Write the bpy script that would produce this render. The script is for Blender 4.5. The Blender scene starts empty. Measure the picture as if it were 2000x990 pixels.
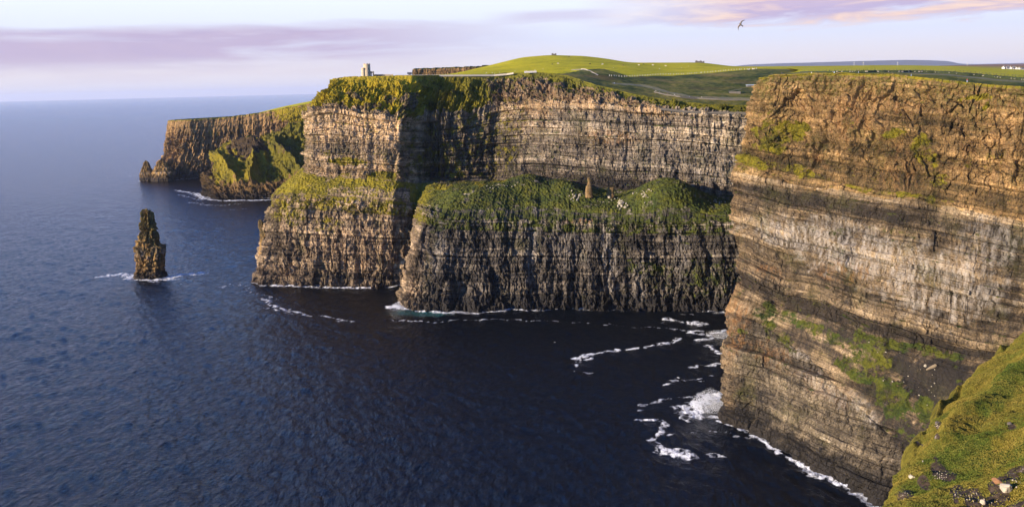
import bpy, bmesh, math, random
import numpy as np
from mathutils import Matrix, Vector
random.seed(7); RNG = np.random.default_rng(7)
SC = bpy.context.scene
COL = SC.collection
F32 = np.float32
# ------------------------------------------------------------------ camera model
F = 1732.0; CX, CY = 1000.0, 495.0; CAMZ = 190.0
TH = math.atan(0.0242); PT = math.atan(323.2/F)
R0 = np.array([1., 0, 0]); U0 = np.array([0, math.sin(PT), math.cos(PT)]); FW = np.array([0, math.cos(PT), -math.sin(PT)])
RR = R0*math.cos(TH) - U0*math.sin(TH); UU = R0*math.sin(TH) + U0*math.cos(TH)

def ray(px, py):
    return FW + RR*((px-CX)/F) + UU*((CY-py)/F)
def atY(px, py, Y):
    d = ray(px, py); t = Y/d[1]
    return np.array([d[0]*t, Y, CAMZ + d[2]*t])
def atZ(px, py, Z=0.0):
    d = ray(px, py); t = (Z-CAMZ)/d[2]
    return np.array([d[0]*t, d[1]*t, Z])
def proj(P):
    q = P - np.array([0, 0, CAMZ])
    f = q@FW
    return CX + F*(q@RR)/f, CY - F*(q@UU)/f, f

# ------------------------------------------------------------------ noise
_perm = RNG.permutation(256).astype(np.int32); _perm = np.concatenate([_perm, _perm, _perm])
_g = RNG.normal(size=(256, 3)); _g = (_g/np.linalg.norm(_g, axis=1)[:, None]).astype(F32)
def perlin(x, y, z=0.0, seed=0):
    x, y, z = np.broadcast_arrays(np.asarray(x, F32), np.asarray(y, F32), np.asarray(z, F32))
    x = x + F32(seed*13.37); y = y + F32(seed*7.77)
    xi = np.floor(x).astype(np.int32); yi = np.floor(y).astype(np.int32); zi = np.floor(z).astype(np.int32)
    xf = x-xi; yf = y-yi; zf = z-zi
    xi &= 255; yi &= 255; zi &= 255
    u = xf*xf*xf*(xf*(xf*6-15)+10); v = yf*yf*yf*(yf*(yf*6-15)+10); w = zf*zf*zf*(zf*(zf*6-15)+10)
    def gr(i, j, k):
        h = _perm[(_perm[(_perm[(xi+i) & 255]+yi+j) & 255]+zi+k) & 255]
        g = _g[h]
        return g[..., 0]*(xf-i)+g[..., 1]*(yf-j)+g[..., 2]*(zf-k)
    a = gr(0,0,0); a = a + u*(gr(1,0,0)-a)
    b = gr(0,1,0); b = b + u*(gr(1,1,0)-b)
    a = a + v*(b-a)
    c = gr(0,0,1); c = c + u*(gr(1,0,1)-c)
    d = gr(0,1,1); d = d + u*(gr(1,1,1)-d)
    c = c + v*(d-c)
    return (a + w*(c-a))*1.5
def fbm(x, y, z=0.0, o=4, seed=0, gain=.5):
    s = 0; a = 1.0; f = 1.0; t = 0
    for i in range(o):
        s = s + a*perlin(x*f, y*f, z*f, seed+i*3); t += a; a *= gain; f *= 2.03
    return s/t
def hsh(a, b=0, s=0):
    a = np.asarray(a).astype(np.int64); b = np.asarray(b).astype(np.int64)
    x = a*374761393 + b*668265263 + s*974634777
    x = ((x ^ (x >> 13))*1274126177) & 0x7fffffff
    return ((x ^ (x >> 15)) & 0xffff).astype(F32)/65535.0
def sst(a, b, x):
    t = np.clip((x-a)/(b-a), 0, 1); return t*t*(3-2*t)
def blur(A, n, axis=0):
    if n < 1: return A
    k = np.exp(-.5*(np.arange(-2*n, 2*n+1)/n)**2); k /= k.sum()
    A = np.moveaxis(A, axis, 0)
    P = np.concatenate([np.repeat(A[:1], 2*n, 0), A, np.repeat(A[-1:], 2*n, 0)], 0)
    out = np.zeros_like(A)
    for i, w in enumerate(k): out += w*P[i:i+A.shape[0]]
    return np.moveaxis(out, 0, axis)
def block(u, h, t, w, seed):
    hh = h/t + .8*perlin(h/(t*3.1), 0.5, 0.5, seed)
    k = np.floor(hh); r = hsh(k, 0, seed)
    uu = u/w*(.6+.8*r) + r*17.3 + .8*perlin(u/w*.6, k*3.7, .3, seed+5)
    j = np.floor(uu)
    return hsh(k, j, seed+1), k, hh-k, uu-j

def facet(u, h, w, t, seed, tilt=1.0):
    """angular broken-rock relief: jittered cells, each a tilted plane; returns value and edge closeness"""
    x = (u/w).astype(F32); y = (h/t).astype(F32); xi = np.floor(x); yi = np.floor(y)
    T = np.random.default_rng(seed).random((256, 256, 5)).astype(F32)
    d1 = np.full(x.shape, 9e9, F32); d2 = d1.copy(); v = np.zeros_like(x)
    for i in (-1, 0, 1):
        for j in (-1, 0, 1):
            cx = xi+i; cy = yi+j
            k = T[cx.astype(np.int32) & 255, cy.astype(np.int32) & 255]
            dx = x-cx-k[..., 0]; dy = y-cy-k[..., 1]; d = dx*dx+dy*dy
            val = (k[..., 2]-.5)+tilt*(dx*(k[..., 3]-.5)+dy*(k[..., 4]-.5)*1.3)
            n = d < d1
            d2 = np.where(n, d1, np.minimum(d2, d)); v = np.where(n, val, v); d1 = np.where(n, d, d1)
    return v, np.sqrt(d2)-np.sqrt(d1)
# ------------------------------------------------------------------ mesh helpers
def mesh_from(name, V, Fc, mat, smooth=False, attrs=None):
    me = bpy.data.meshes.new(name)
    V = np.asarray(V, F32).reshape(-1, 3); Fc = np.asarray(Fc, np.int32); n = Fc.shape[1]
    me.vertices.add(len(V)); me.vertices.foreach_set('co', V.ravel())
    me.loops.add(Fc.size); me.loops.foreach_set('vertex_index', Fc.ravel())
    me.polygons.add(len(Fc)); me.polygons.foreach_set('loop_start', np.arange(0, Fc.size, n, dtype=np.int32))
    me.polygons.foreach_set('loop_total', np.full(len(Fc), n, np.int32))
    me.polygons.foreach_set('use_smooth', np.full(len(Fc), smooth))
    for k, a in (attrs or {}).items():
        a = np.asarray(a, F32)
        at = me.attributes.new(k, 'FLOAT_COLOR', 'POINT')
        c = np.ones((len(V), 4), F32); c[:, :a.reshape(len(V), -1).shape[1]] = a.reshape(len(V), -1)
        at.data.foreach_set('color', c.ravel())
    me.update(calc_edges=True)
    me.materials.append(mat)
    return me
def grid_faces(nu, nv):
    i = np.arange(nu*nv, dtype=np.int32).reshape(nu, nv)
    return np.stack([i[:-1, :-1], i[1:, :-1], i[1:, 1:], i[:-1, 1:]], -1).reshape(-1, 4)
def link(name, me, parent=None, loc=None, rz=0.0):
    o = bpy.data.objects.new(name, me); COL.objects.link(o)
    if parent is not None: o.parent = parent
    if loc is not None: o.location = tuple(loc)
    o.rotation_euler = (0, 0, rz)
    return o
def tag(o, label=None, cat=None, group=None, kind=None):
    for k, v in (('label', label), ('category', cat), ('group', group), ('kind', kind)):
        if v: o[k] = v
    return o
def empty(name, loc, rz=0, **kw):
    o = bpy.data.objects.new(name, None); COL.objects.link(o); o.location = tuple(loc); o.rotation_euler = (0, 0, rz)
    return tag(o, **kw)
def normals(P):
    du = np.gradient(P, axis=0); dv = np.gradient(P, axis=1)
    n = np.cross(du, dv); return n/(np.linalg.norm(n, axis=-1, keepdims=True)+1e-9)
def resample(n, cum, dens):
    w = np.concatenate([[0], np.cumsum(np.diff(cum)*np.asarray(dens))])
    t = np.linspace(0, w[-1], n); return np.interp(t, w, cum)
def loft(S, nu, nv, H, du=None, dv=None, smu=0, smv=0):
    """S[station][row] world points -> fine grid; returns P, arc length, nominal bed height, row parameter, station parameter"""
    S = np.array(S, float); ns, nr = S.shape[:2]
    lu = np.linalg.norm(np.diff(S, axis=0), axis=2).mean(1); cu = np.concatenate([[0], np.cumsum(lu)])
    lv = np.linalg.norm(np.diff(S, axis=1), axis=2).mean(0); cv = np.concatenate([[0], np.cumsum(lv)])
    su = resample(nu, cu, du if du is not None else [1]*(ns-1)); sv = resample(nv, cv, dv if dv is not None else [1]*(nr-1))
    iu = np.interp(su, cu, np.arange(ns)); iv = np.interp(sv, cv, np.arange(nr))
    a = np.clip(np.floor(iu).astype(int), 0, ns-2); fa = (iu-a)[:, None, None]
    G = S[a]*(1-fa)+S[a+1]*fa
    G = blur(G, smu, 0)
    b = np.clip(np.floor(iv).astype(int), 0, nr-2); fb = (iv-b)[None, :, None]
    P = G[:, b]*(1-fb)+G[:, b+1]*fb
    P = blur(P, smv, 1)
    h = np.interp(iv, np.arange(nr), H)
    uu = np.repeat(su[:, None], nv, 1); hh = np.repeat(h[None], nu, 0)
    return P, uu, hh, np.repeat(iv[None], nu, 0), np.repeat(iu[:, None], nv, 1)
def rowv(iv, vals): return np.interp(iv, np.arange(len(vals)), vals)
def paint(px, py, L, nz, soft=.35):
    m = np.zeros_like(px)
    for (x, y, rx, ry, ang, s) in L:
        c, t = math.cos(math.radians(ang)), math.sin(math.radians(ang))
        dx = px-x; dy = py-y
        d = np.sqrt(((dx*c+dy*t)/rx)**2+((-dx*t+dy*c)/ry)**2) + nz*.55
        m = np.maximum(m, s*(1-sst(1-soft, 1+soft, d)))
    return m

# ------------------------------------------------------------------ node helpers
class NT:
    def __init__(s, tree): s.t = tree; s.n = tree.nodes; s.l = tree.links
    def new(s, typ, **kw):
        n = s.n.new(typ)
        for k, v in kw.items(): setattr(n, k, v)
        return n
    def put(s, sock, v):
        if isinstance(v, bpy.types.NodeSocket): s.l.new(v, sock)
        elif v is not None:
            try: sock.default_value = v
            except Exception:
                if isinstance(v, (int, float)): sock.default_value = (v, v, v)
                else: sock.default_value = (*v, 1.0) if len(v) == 3 else v
    def math(s, op, a, b=None, c=None, clamp=False):
        n = s.new('ShaderNodeMath', operation=op, use_clamp=clamp)
        s.put(n.inputs[0], a); s.put(n.inputs[1], b); s.put(n.inputs[2], c); return n.outputs[0]
    def vmul(s, v, k):
        n = s.new('ShaderNodeVectorMath', operation='MULTIPLY'); s.put(n.inputs[0], v); s.put(n.inputs[1], k); return n.outputs[0]
    def vadd(s, v, k):
        n = s.new('ShaderNodeVectorMath', operation='ADD'); s.put(n.inputs[0], v); s.put(n.inputs[1], k); return n.outputs[0]
    def noise(s, v, sc, det=4, ro=.55, dist=0.0):
        n = s.new('ShaderNodeTexNoise'); s.put(n.inputs['Vector'], v); n.inputs['Scale'].default_value = sc
        n.inputs['Detail'].default_value = det; n.inputs['Roughness'].default_value = ro; n.inputs['Distortion'].default_value = dist
        return n.outputs['Fac']
    def new_noise_color(s, v, sc):
        n = s.new('ShaderNodeTexNoise'); s.put(n.inputs['Vector'], v); n.inputs['Scale'].default_value = sc; n.inputs['Detail'].default_value = 3
        return n.outputs['Color']
    def voro(s, v, sc, feat='F1', rnd=1.0):
        n = s.new('ShaderNodeTexVoronoi', feature=feat); s.put(n.inputs['Vector'], v); n.inputs['Scale'].default_value = sc
        n.inputs['Randomness'].default_value = rnd; return n
    def ramp(s, f, stops, interp='LINEAR'):
        n = s.new('ShaderNodeValToRGB'); n.color_ramp.interpolation = interp
        e = n.color_ramp.elements
        while len(e) < len(stops): e.new(.5)
        for x, (p, c) in zip(e, stops):
            x.position = p; x.color = (c, c, c, 1) if isinstance(c, (int, float)) else (*c, 1)
        s.put(n.inputs[0], f); return n.outputs[0]
    def mix(s, f, a, b, mode='MIX'):
        n = s.new('ShaderNodeMix', data_type='RGBA', blend_type=mode)
        s.put(n.inputs[0], f); s.put(n.inputs[6], a); s.put(n.inputs[7], b); return n.outputs[2]
    def mr(s, v, a, b, c=0., d=1.):
        n = s.new('ShaderNodeMapRange', clamp=True); s.put(n.inputs[0], v)
        for i, x in enumerate((a, b, c, d)): n.inputs[i+1].default_value = x
        return n.outputs[0]
    def bump(s, h, st, dist, nrm=None):
        n = s.new('ShaderNodeBump'); s.put(n.inputs['Height'], h); n.inputs['Strength'].default_value = st
        n.inputs['Distance'].default_value = dist
        if nrm is not None: s.l.new(nrm, n.inputs['Normal'])
        return n.outputs[0]
    def attr(s, name):
        n = s.new('ShaderNodeAttribute', attribute_name=name); return n
    def rgb(s, name):
        a = s.attr(name); sp = s.new('ShaderNodeSeparateColor'); s.l.new(a.outputs['Color'], sp.inputs[0])
        return sp.outputs[0], sp.outputs[1], sp.outputs[2]
def new_mat(name):
    m = bpy.data.materials.new(name); m.use_nodes = True
    t = NT(m.node_tree); p = m.node_tree.nodes['Principled BSDF']
    return m, t, p
def simple(name, c, rough=.8, metal=0, var=.25, sc=2.0):
    m, t, p = new_mat(name)
    tc = t.new('ShaderNodeTexCoord').outputs['Object']
    f = t.noise(tc, sc, 4)
    col = t.mix(f, tuple(x*(1-var) for x in c), tuple(min(1, x*(1+var)) for x in c))
    t.put(p.inputs['Base Color'], col); p.inputs['Roughness'].default_value = rough; p.inputs['Metallic'].default_value = metal
    return m

def grass_color(t, pos, dry, scale=1.0):
    """dry 0..1 : dark fresh green -> golden dry"""
    n1 = t.noise(pos, .05*scale, 5, .65); n2 = t.noise(pos, .35*scale, 6, .78)
    f = t.math('ADD', t.math('MULTIPLY', n1, .45), t.math('MULTIPLY', n2, .55))
    green = t.ramp(f, [(.38, (.007, .012, .003)), (.5, (.026, .046, .006)), (.62, (.06, .082, .010))])
    gold = t.ramp(f, [(.34, (.03, .028, .005)), (.43, (.13, .105, .007)), (.53, (.36, .265, .010)), (.66, (.24, .15, .02))])
    return t.mix(dry, green, gold)

def rock_mat(name, dark, mid, pale, wet_darkc=(.018, .016, .015), bumpd=.5, sstr=.6, stmin=.42):
    """ma = (grass, bed tone, wet)   mb = (orange, guano/pale wash, dryness of grass)   rc = (u/1000, h/1000, moss)"""
    m, t, p = new_mat(name)
    g, bed, wet = t.rgb('ma'); org, pal, dry = t.rgb('mb'); warm = t.attr('ma').outputs['Alpha']
    rcn = t.rgb('rc')
    geo = t.new('ShaderNodeNewGeometry'); pos = geo.outputs['Position']
    cu = t.math('MULTIPLY', rcn[0], 1000.); ch = t.math('MULTIPLY', rcn[1], 1000.)
    cx = t.new('ShaderNodeCombineXYZ'); t.put(cx.inputs[0], cu); t.put(cx.inputs[2], ch)
    uh = cx.outputs[0]
    streak = t.noise(t.vmul(uh, (1, 1, .07)), .22, 5, .62, .6)
    fstreak = t.noise(t.vmul(uh, (1, 1, .14)), .9, 4, .65, .4)
    fbed = t.noise(t.vmul(uh, (.05, 1, 1)), .8, 4, .7, .3)
    blotch = t.noise(pos, .11, 5, .62)
    fine = t.noise(pos, 1.4, 5, .7)
    f = t.math('ADD', t.math('MULTIPLY', bed, .92), t.math('MULTIPLY', t.math('SUBTRACT', fbed, .5), 1.3*sstr))
    f = t.math('ADD', f, t.math('MULTIPLY', t.math('SUBTRACT', blotch, .5), 1.0))
    f = t.math('ADD', f, t.math('MULTIPLY', t.math('SUBTRACT', fstreak, .5), .45))
    f = t.math('ADD', f, t.math('MULTIPLY', t.math('SUBTRACT', fine, .5), .9))
    col = t.ramp(f, [(.05, dark), (.34, tuple((a+b)/2 for a, b in zip(dark, mid))), (.55, mid), (.95, pale)])
    dk = t.mr(streak, .38, .50, stmin, 1.0)
    col = t.mix(1.0, col, dk, 'MULTIPLY')
    big = t.mr(t.noise(pos, .035, 4, .65), .36, .60, .50, 1.12); col = t.mix(1.0, col, big, 'MULTIPLY')
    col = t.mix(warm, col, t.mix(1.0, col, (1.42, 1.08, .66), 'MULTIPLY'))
    wv = t.vadd(t.vmul(uh, (1, 1, .55)), t.vmul(t.attr('rc').outputs['Color'], (0, 0, 0)))
    ck = t.voro(t.vadd(wv, t.vmul(t.new_noise_color(pos, .25), (3, 3, 3))), .30, 'DISTANCE_TO_EDGE').outputs['Distance']
    ck2 = t.voro(t.vadd(wv, t.vmul(t.new_noise_color(pos, .6), (1.2, 1.2, 1.2))), .85, 'DISTANCE_TO_EDGE').outputs['Distance']
    ckm = t.math('MULTIPLY', t.mr(ck, 0, .07, .35, 1), t.mr(ck2, 0, .09, .6, 1))
    col = t.mix(t.mr(blotch, .4, .6, .15, 1), col, t.mix(1.0, col, ckm, 'MULTIPLY'))
    of = t.math('MULTIPLY', org, t.mr(t.noise(t.vmul(uh, (1, 1, .5)), .3, 6, .75), .45, .62), clamp=True)
    col = t.mix(of, col, t.ramp(fine, [(.3, (.15, .07, .03)), (.7, (.38, .20, .075))]))
    pf = t.math('MULTIPLY', pal, t.mr(t.noise(t.vmul(uh, (1, 1, .2)), .5, 5, .7), .42, .66), clamp=True)
    col = t.mix(pf, col, (.42, .37, .31))
    mossf = t.math('MULTIPLY', rcn[2], t.mr(t.noise(pos, .5, 4, .7), .35, .6), clamp=True)
    col = t.mix(mossf, col, t.ramp(fine, [(.3, (.05, .055, .012)), (.7, (.14, .13, .02))]))
    col = t.mix(wet, col, wet_darkc)
    gn = t.noise(pos, .16, 8, .78)
    gf = t.math('MULTIPLY', t.mr(t.math('ADD', g, t.math('MULTIPLY', t.math('SUBTRACT', gn, .5), 2.6)), .42, .62), t.mr(g, .1, .3))
    gc = grass_color(t, pos, dry)
    col = t.mix(gf, col, gc)
    t.put(p.inputs['Base Color'], col)
    p.inputs['Roughness'].default_value = .85; p.inputs['Specular IOR Level'].default_value = .25
    bh = t.math('ADD', fine, t.math('MULTIPLY', fbed, .9)); bh = t.math('ADD', bh, t.math('MULTIPLY', t.noise(pos, .4, 4, .7), 2.2))
    bh = t.math('ADD', bh, t.math('MULTIPLY', t.noise(pos, 4.0, 3, .7), .35))
    t.put(p.inputs['Normal'], t.bump(bh, .9, bumpd*1.6))
    return m

M_rock_mid = rock_mat('cliff_rock_grey', (.030, .026, .023), (.20, .165, .125), (.52, .43, .31))
M_rock_right = rock_mat('cliff_rock_tan', (.035, .029, .023), (.25, .195, .125), (.54, .44, .30), stmin=.65)
M_rock_far = rock_mat('cliff_rock_far', (.05, .04, .03), (.22, .165, .10), (.40, .31, .19), bumpd=1.2)
M_stack = rock_mat('stack_rock', (.035, .03, .02), (.17, .135, .07), (.40, .31, .17))

def cliff_surface(P, u, h, iv, px, py, wS, wF, wR, diag=0.0, seed=0, flen=20., famp=9., bseed=0):
    """outward displacement in metres + bed tone"""
    N = normals(blur(blur(P, 6, 0), 4, 1))
    hw = h + 1.6*perlin(u/70, h/50, 0, seed)
    b1, k1, f1, _ = block(u, hw, 7.5, 34., bseed+11)
    b2, k2, f2, e2 = block(u, hw, 2.6, 9., bseed+21)
    b3, k3, f3, e3 = block(u, hw, 1.1, 3.2, bseed+31)
    s1 = hsh(k1, 0, bseed+3); s2 = hsh(k2, 0, bseed+4); s3 = hsh(k3, 0, bseed+5)
    lat = .7+.3*perlin(u/45, k2*2.7, 0, seed+9)*2
    lt3 = np.clip(.5+1.6*perlin(u/18, k3*1.7, 0, seed+19), 0, 1.3)
    D = wS*(3.2*(s1-.5) + 2.5*(s2-.5)*lat + 1.7*(s3-.5)*lt3 + 2.0*(b1-.5) + 1.3*(b2-.5)*(.4+lat) + .7*(b3-.5))
    cz = np.clip(perlin(u/12, h/9, 0, seed+23)*2.5+.3, 0, 1)
    crack = (np.minimum(e2, 1-e2) < .05)*.7*cz + (np.minimum(f1, 1-f1) < .04)*1.3
    D = D - wS*crack
    D = D + wS*(2.0*np.abs(perlin(u/11, h/40, .4, seed+24))+.8*np.abs(perlin(u/4.2, h/12, .4, seed+25))-.7)*1.2
    # buttresses
    wu = u + 2.2*perlin(u/14, h/20, .5, seed+2) + 5*perlin(u/40, h/60, 0, seed+6)
    fl = famp*1.9*np.abs(perlin(wu/flen, h/95, 1.3, seed+3))**.75 + famp*.95*np.abs(perlin(wu/(flen*.4), h/34, 4.1, seed+4)) \
        + famp*.42*np.abs(perlin(wu/(flen*.16), h/13, 2.1, seed+5)) + famp*.22*(np.abs(perlin(u/2.6, h/3.6, .3, seed+26))+.6*hsh(np.floor(wu/2.2+2*hsh(k1)), k1, seed+27)) + famp*.10*(b1-.5)
    fw = u+1.5*perlin(u/6, h/6, 0, seed+41); fh = h+1.5*perlin(u/6, h/6, 3, seed+42)
    F1, E1 = facet(fw, fh, flen*.42, flen*.85, seed+31, 1.8); F2, E2 = facet(fw, fh, flen*.17, flen*.26, seed+36, 1.8)
    fl = fl*.62 + famp*.36*F1+famp*.13*F2-famp*.09*(E1 < .06)
    D = D + wF*(fl-famp*.5) + wS*.45*F2
    # rough broken rock, diagonal fractures
    c, s = math.cos(diag), math.sin(diag)
    q1 = (u*c+h*s); q2 = (-u*s+h*c)
    q1 = q1 + 2*perlin(u/25, h/25, 0, seed+12); 
    q1 = q1 + .8*perlin(u/4, h/4, .6, seed+28)
    rg = 2.6*np.abs(perlin(q1/15, q2/30, .7, seed+13))+1.8*np.abs(perlin(q1/6, q2/13, .2, seed+14))+2.0*np.abs(perlin(q1/2.6, q2/5, .9, seed+15))+.6*np.abs(perlin(u/1.3, h/1.6, .9, seed+16))
    G1, H1 = facet(q1, q2, 9, 16, seed+51, 2.2); G2, H2 = facet(q1, q2, 3.4, 5, seed+56, 2.2); G3, H3 = facet(q1, q2, 1.5, 2.0, seed+59, 2.2)
    rg = rg+3.4*G1+2.2*G2+1.1*G3-.8*(H1 < .04)*cz-.5*(H2 < .05)
    D = D + wR*(rg-1.2)
    D = D + .55*fbm(P[..., 0]/4, P[..., 1]/4, P[..., 2]/4, 3, seed+20)*(wS+wF+wR*.7+.2)
    tone = .22*s1+.36*s2*np.clip(lat*1.3,.3,1.3)+.32*s3*lt3+.1*b2 
    return N, D, tone

def finish(P, N, D):
    P2 = P + N*D[..., None]
    return P2
GR = {}
def remember(key, P, sub=1):
    Q = P.reshape(-1, 3); x, y, f = proj(Q)
    ok = np.nonzero((f > 0) & (x > 150) & (x < 2150) & (y > 60) & (y < 1060))[0]
    cell = (x[ok]/8).astype(np.int64)*1000+(y[ok]/8).astype(np.int64)
    o = np.argsort(cell, kind='stable'); ok = ok[o]; cell = cell[o]
    GR[key] = (Q, x, y, f, ok, cell)
def hit(key, px, py, tol=2.0):
    Q, x, y, f, ok, cell = GR[key]
    for w in (1, 3, 9):
        ids = []
        for cx in range(int(px/8)-w, int(px/8)+w+1):
            a = np.searchsorted(cell, cx*1000+int(py/8)-w); b = np.searchsorted(cell, cx*1000+int(py/8)+w+1); ids.append(ok[a:b])
        ids = np.concatenate(ids)
        if len(ids) == 0: continue
        d2 = np.maximum(np.abs(x[ids]-px), np.abs(y[ids]-py)); m = ids[d2 < tol]
        if len(m): return Q[m[np.argmin(f[m])]].copy()
        return Q[ids[np.argmin(d2)]].copy()
    raise ValueError((key, px, py))
SHORE = []   # plan polylines of the waterline
def V3(*a): return np.array(a, float)

# ================================================================== MAIN CLIFF (tower headland + amphitheatre)
def build_main():
    st = []
    def S(r1, r2, rb, r3, r4, r5, r6, Yw=None):
        a = atZ(*r1) if Yw is None else atY(r1[0], r1[1], Yw)*V3(1, 1, 0)
        Y = a[1]
        def q(r): return atY(r[0], r[1], Y+r[2] if r[2] < 300 else r[2])
        st.append([a*V3(1, 1, 0)+V3(0, 0, -6), a, q(r2), q(rb), q(r3), q(r4), q(r5), q(r6)])
    S((497,550), (526,380,10), (560,352,20), (590,325,32), (597,230,38), (620,192,52), (650,154,75))
    S((545,557), (560,383,10), (580,354,22), (606,338,32), (612,222,38), (628,186,52), (662,152,74))
    S((610,559), (610,386,9), (625,362,22), (640,345,34), (645,214,40), (650,182,52), (680,150,74))
    S((700,560), (700,392,9), (705,368,20), (708,345,33), (715,226,40), (722,190,54), (745,149,78))
    S((768,560), (768,398,9), (772,375,20), (775,350,33), (783,233,40), (792,195,58), (805,147.5,80))
    S((800,561), (812,402,16), (818,380,30), (822,352,45), (826,236,52), (838,196,70), (860,147,95), Yw=872)
    S((783,604), (830,408,24), (850,388,70), (868,352,915), (872,232,922), (885,196,940), (905,147,970))
    S((835,608), (870,420,16), (890,376,55), (915,352,925), (920,225,932), (930,190,946), (945,146,975))
    S((920,607), (920,425,13), (940,372,62), (965,352,930), (972,212,938), (975,178,950), (990,143,978))
    S((1020,603), (1020,427,12), (1028,352,95), (1035,352,905), (1042,205,912), (1045,178,925), (1060,142,955))
    S((1085,603), (1085,428,12), (1085,358,90), (1090,356,885), (1095,205,893), (1098,180,905), (1110,148,935))
    S((1150,604), (1150,430,12), (1155,378,62), (1155,362,866), (1155,206,873), (1158,190,882), (1165,166,905))
    S((1215,605), (1215,432,12), (1220,384,60), (1215,372,855), (1215,210,861), (1220,196,869), (1235,183,885))
    S((1300,606), (1300,432,12), (1300,357,60), (1300,372,848), (1300,215,853), (1305,206,860), (1320,198,870))
    S((1380,607), (1380,430,12), (1375,385,55), (1375,375,842), (1375,220,846), (1380,214,852), (1385,204,860))
    S((1450,608), (1450,428,12), (1450,400,55), (1450,388,838), (1450,224,842), (1455,221,848), (1460,206,855))
    S((1620,610), (1620,428,12), (1620,400,55), (1620,388,834), (1620,224,838), (1620,221,844), (1620,206,850))
    # hidden return to the north of the headland
    b = np.array(st[0]); 
    b1 = b + V3(40, 130, 0); b1[4:, 2] -= 6; b2 = b + V3(170, 330, 0); b2[4:, 2] -= 25
    st[:0] = [list(b2), list(b1)]
    H = [-6, 0, 78, 90, 100, 167, 186, 206]
    nst = len(st)
    du = [.12, .35] + [1]*(nst-4) + [.15]
    P, u, h, iv, iu = loft(st, 1750, 760, H, du=du, dv=[.3, 1, .8, .8, 1.1, 1, 1], smu=5, smv=1)
    px, py, f = proj(P)
    nzl = perlin(px/22, py/14, 0, 3)+.5*perlin(px/7, py/6, 0, 4)
    A = 1-sst(800, 860, px)                                   # tower headland side
    wS = rowv(iv, [.3, .35, .5, .05, .3, 1.25, .35, .1]); wS = wS*np.where(iv < 4.0, 1, 1)
    wS = np.where((iv > 4.02) & (iv < 5), 1.15, wS)
    wS = np.where((iv < 2) & (h > 66), 1.0, wS)
    wF = np.where(iv <= 2, rowv(iv, [1, 1, .35, 0, 0, 0, 0, 0]), np.where((iv > 4) & (iv < 6.5), .22, 0))
    wR = rowv(iv, [.5, .5, .3, .25, .2, .15, .55, .2])
    wR = np.where(iv > 5, .55*(1-sst(6.3, 7, iv))+.1, wR)
    wF = wF + .55*np.exp(-((px-860)/90)**2)*(iv > 4)*(iv < 6.5)
    wF = wF*(1-sst(2.0, 2.25, iv)*(iv < 3.9)); wR = wR*(1-.7*sst(2.0, 2.3, iv)*(iv < 3.9))
    N, D, tone = cliff_surface(P, u, h, iv, px, py, wS, wF, wR, diag=.15, seed=2, flen=21, famp=9.5, bseed=2)
    # upper headland
    up = sst(5.0, 5.4, iv)*(1-sst(6.6, 7, iv))
    Fa, _ = facet(P[..., 0]+2*nzl, P[..., 2], 11, 9, 151, 2.0); Fb, _ = facet(P[..., 0]+nzl, P[..., 2], 3.6, 3.2, 161, 2.0)
    D = D + up*(6*np.abs(perlin(P[..., 0]/19, P[..., 2]/16, P[..., 1]/40, 51))+2.4*Fa+.7*Fb+.7*perlin(P[..., 0]/2.5, P[..., 2]/2.5, .1, 53)-1.5)
    # bench mounds
    be = sst(2, 2.4, iv)*(1-sst(3.7, 4, iv))
    D = D + be*(1.6*fbm(P[..., 0]/14, P[..., 1]/14, 0, 3, 61)+.9*perlin(P[..., 0]/2.3, P[..., 1]/2.3, P[..., 2]/2.3, 62))
    def mound(x, y, a, sx, sy): return a*np.exp(-((px-x)/sx)**2-((py-y)/sy)**2)*be
    D = D + mound(1305,380,9,60,30) + mound(1035,362,8,34,16) + mound(1100,368,5,28,12) + mound(960,380,4,60,20) - mound(1190,385,5,55,14) - mound(1395,395,4,40,20)
    D = D - 7*np.exp(-((px-800)/13)**2)*(iv > 4)*(iv < 6)*(1-up)  # the dark gully
    P2 = finish(P, N, D)
    N2 = normals(P2)
    # colour masks
    ledge = sst(.25, .7, blur(blur(N2[..., 2], 2, 0), 1, 1))
    grass = np.zeros_like(h)
    low = np.where((px > 640) & (px < 800), sst(374, 362, py+6*nzl), 1.0) if False else np.where((px > 640) & (px < 800), 1-sst(362, 374, py+6*nzl), 1.0)
    grass = np.maximum(grass, be*low*(.88-.34*sst(.0, .45, fbm(P[..., 0]/11, P[..., 1]/11, 0, 4, 76))))
    grass = np.where((iv > 1.86) & (iv < 2.2), np.maximum(grass, .55+.5*nzl*.6), grass)
    mossy = .55*ledge*(h > 55)
    grass = np.maximum(grass, mossy)
    gtop = sst(5.0, 5.5, iv + .25*nzl)
    brown = paint(px, py, [(1040,185,75,36,8,1), (1130,190,70,22,10,1), (1230,205,80,14,14,1), (985,180,35,45,0,.7)], nzl)
    outc = paint(px, py, [(690,185,20,6,20,.5), (760,190,14,10,40,.5), (650,205,16,8,0,.4), (720,208,30,6,0,.5), (800,200,16,18,0,.6)], nzl)
    grass = np.maximum(grass, gtop*(1-.75*brown)*(.92-outc)-.12*sst(.1, .5, fbm(u/6, h/5, 0, 3, 75))*gtop)
    grass = np.where(iv > 6.75, 1, grass)
    # dark weedy gullied part between tower headland and the lit amphitheatre
    weed = paint(px, py, [(905,270,95,80,0,.40), (860,320,70,40,0,.46), (960,310,50,45,0,.40), (800,250,22,70,0,.42), (1000,240,40,60,0,.34)], nzl)
    grass = np.maximum(grass, weed)
    grass = np.maximum(grass, paint(px, py, [(1270,525,65,16,5,.50), (1390,540,60,40,0,.46), (1330,560,60,26,0,.36), (570,420,40,20,0,.5), (640,440,30,22,0,.45),
        (750,345,35,10,0,.8), (680,315,40,8,0,.7), (860,440,26,18,0,.6), (540,420,12,14,0,.5)], nzl))
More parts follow.
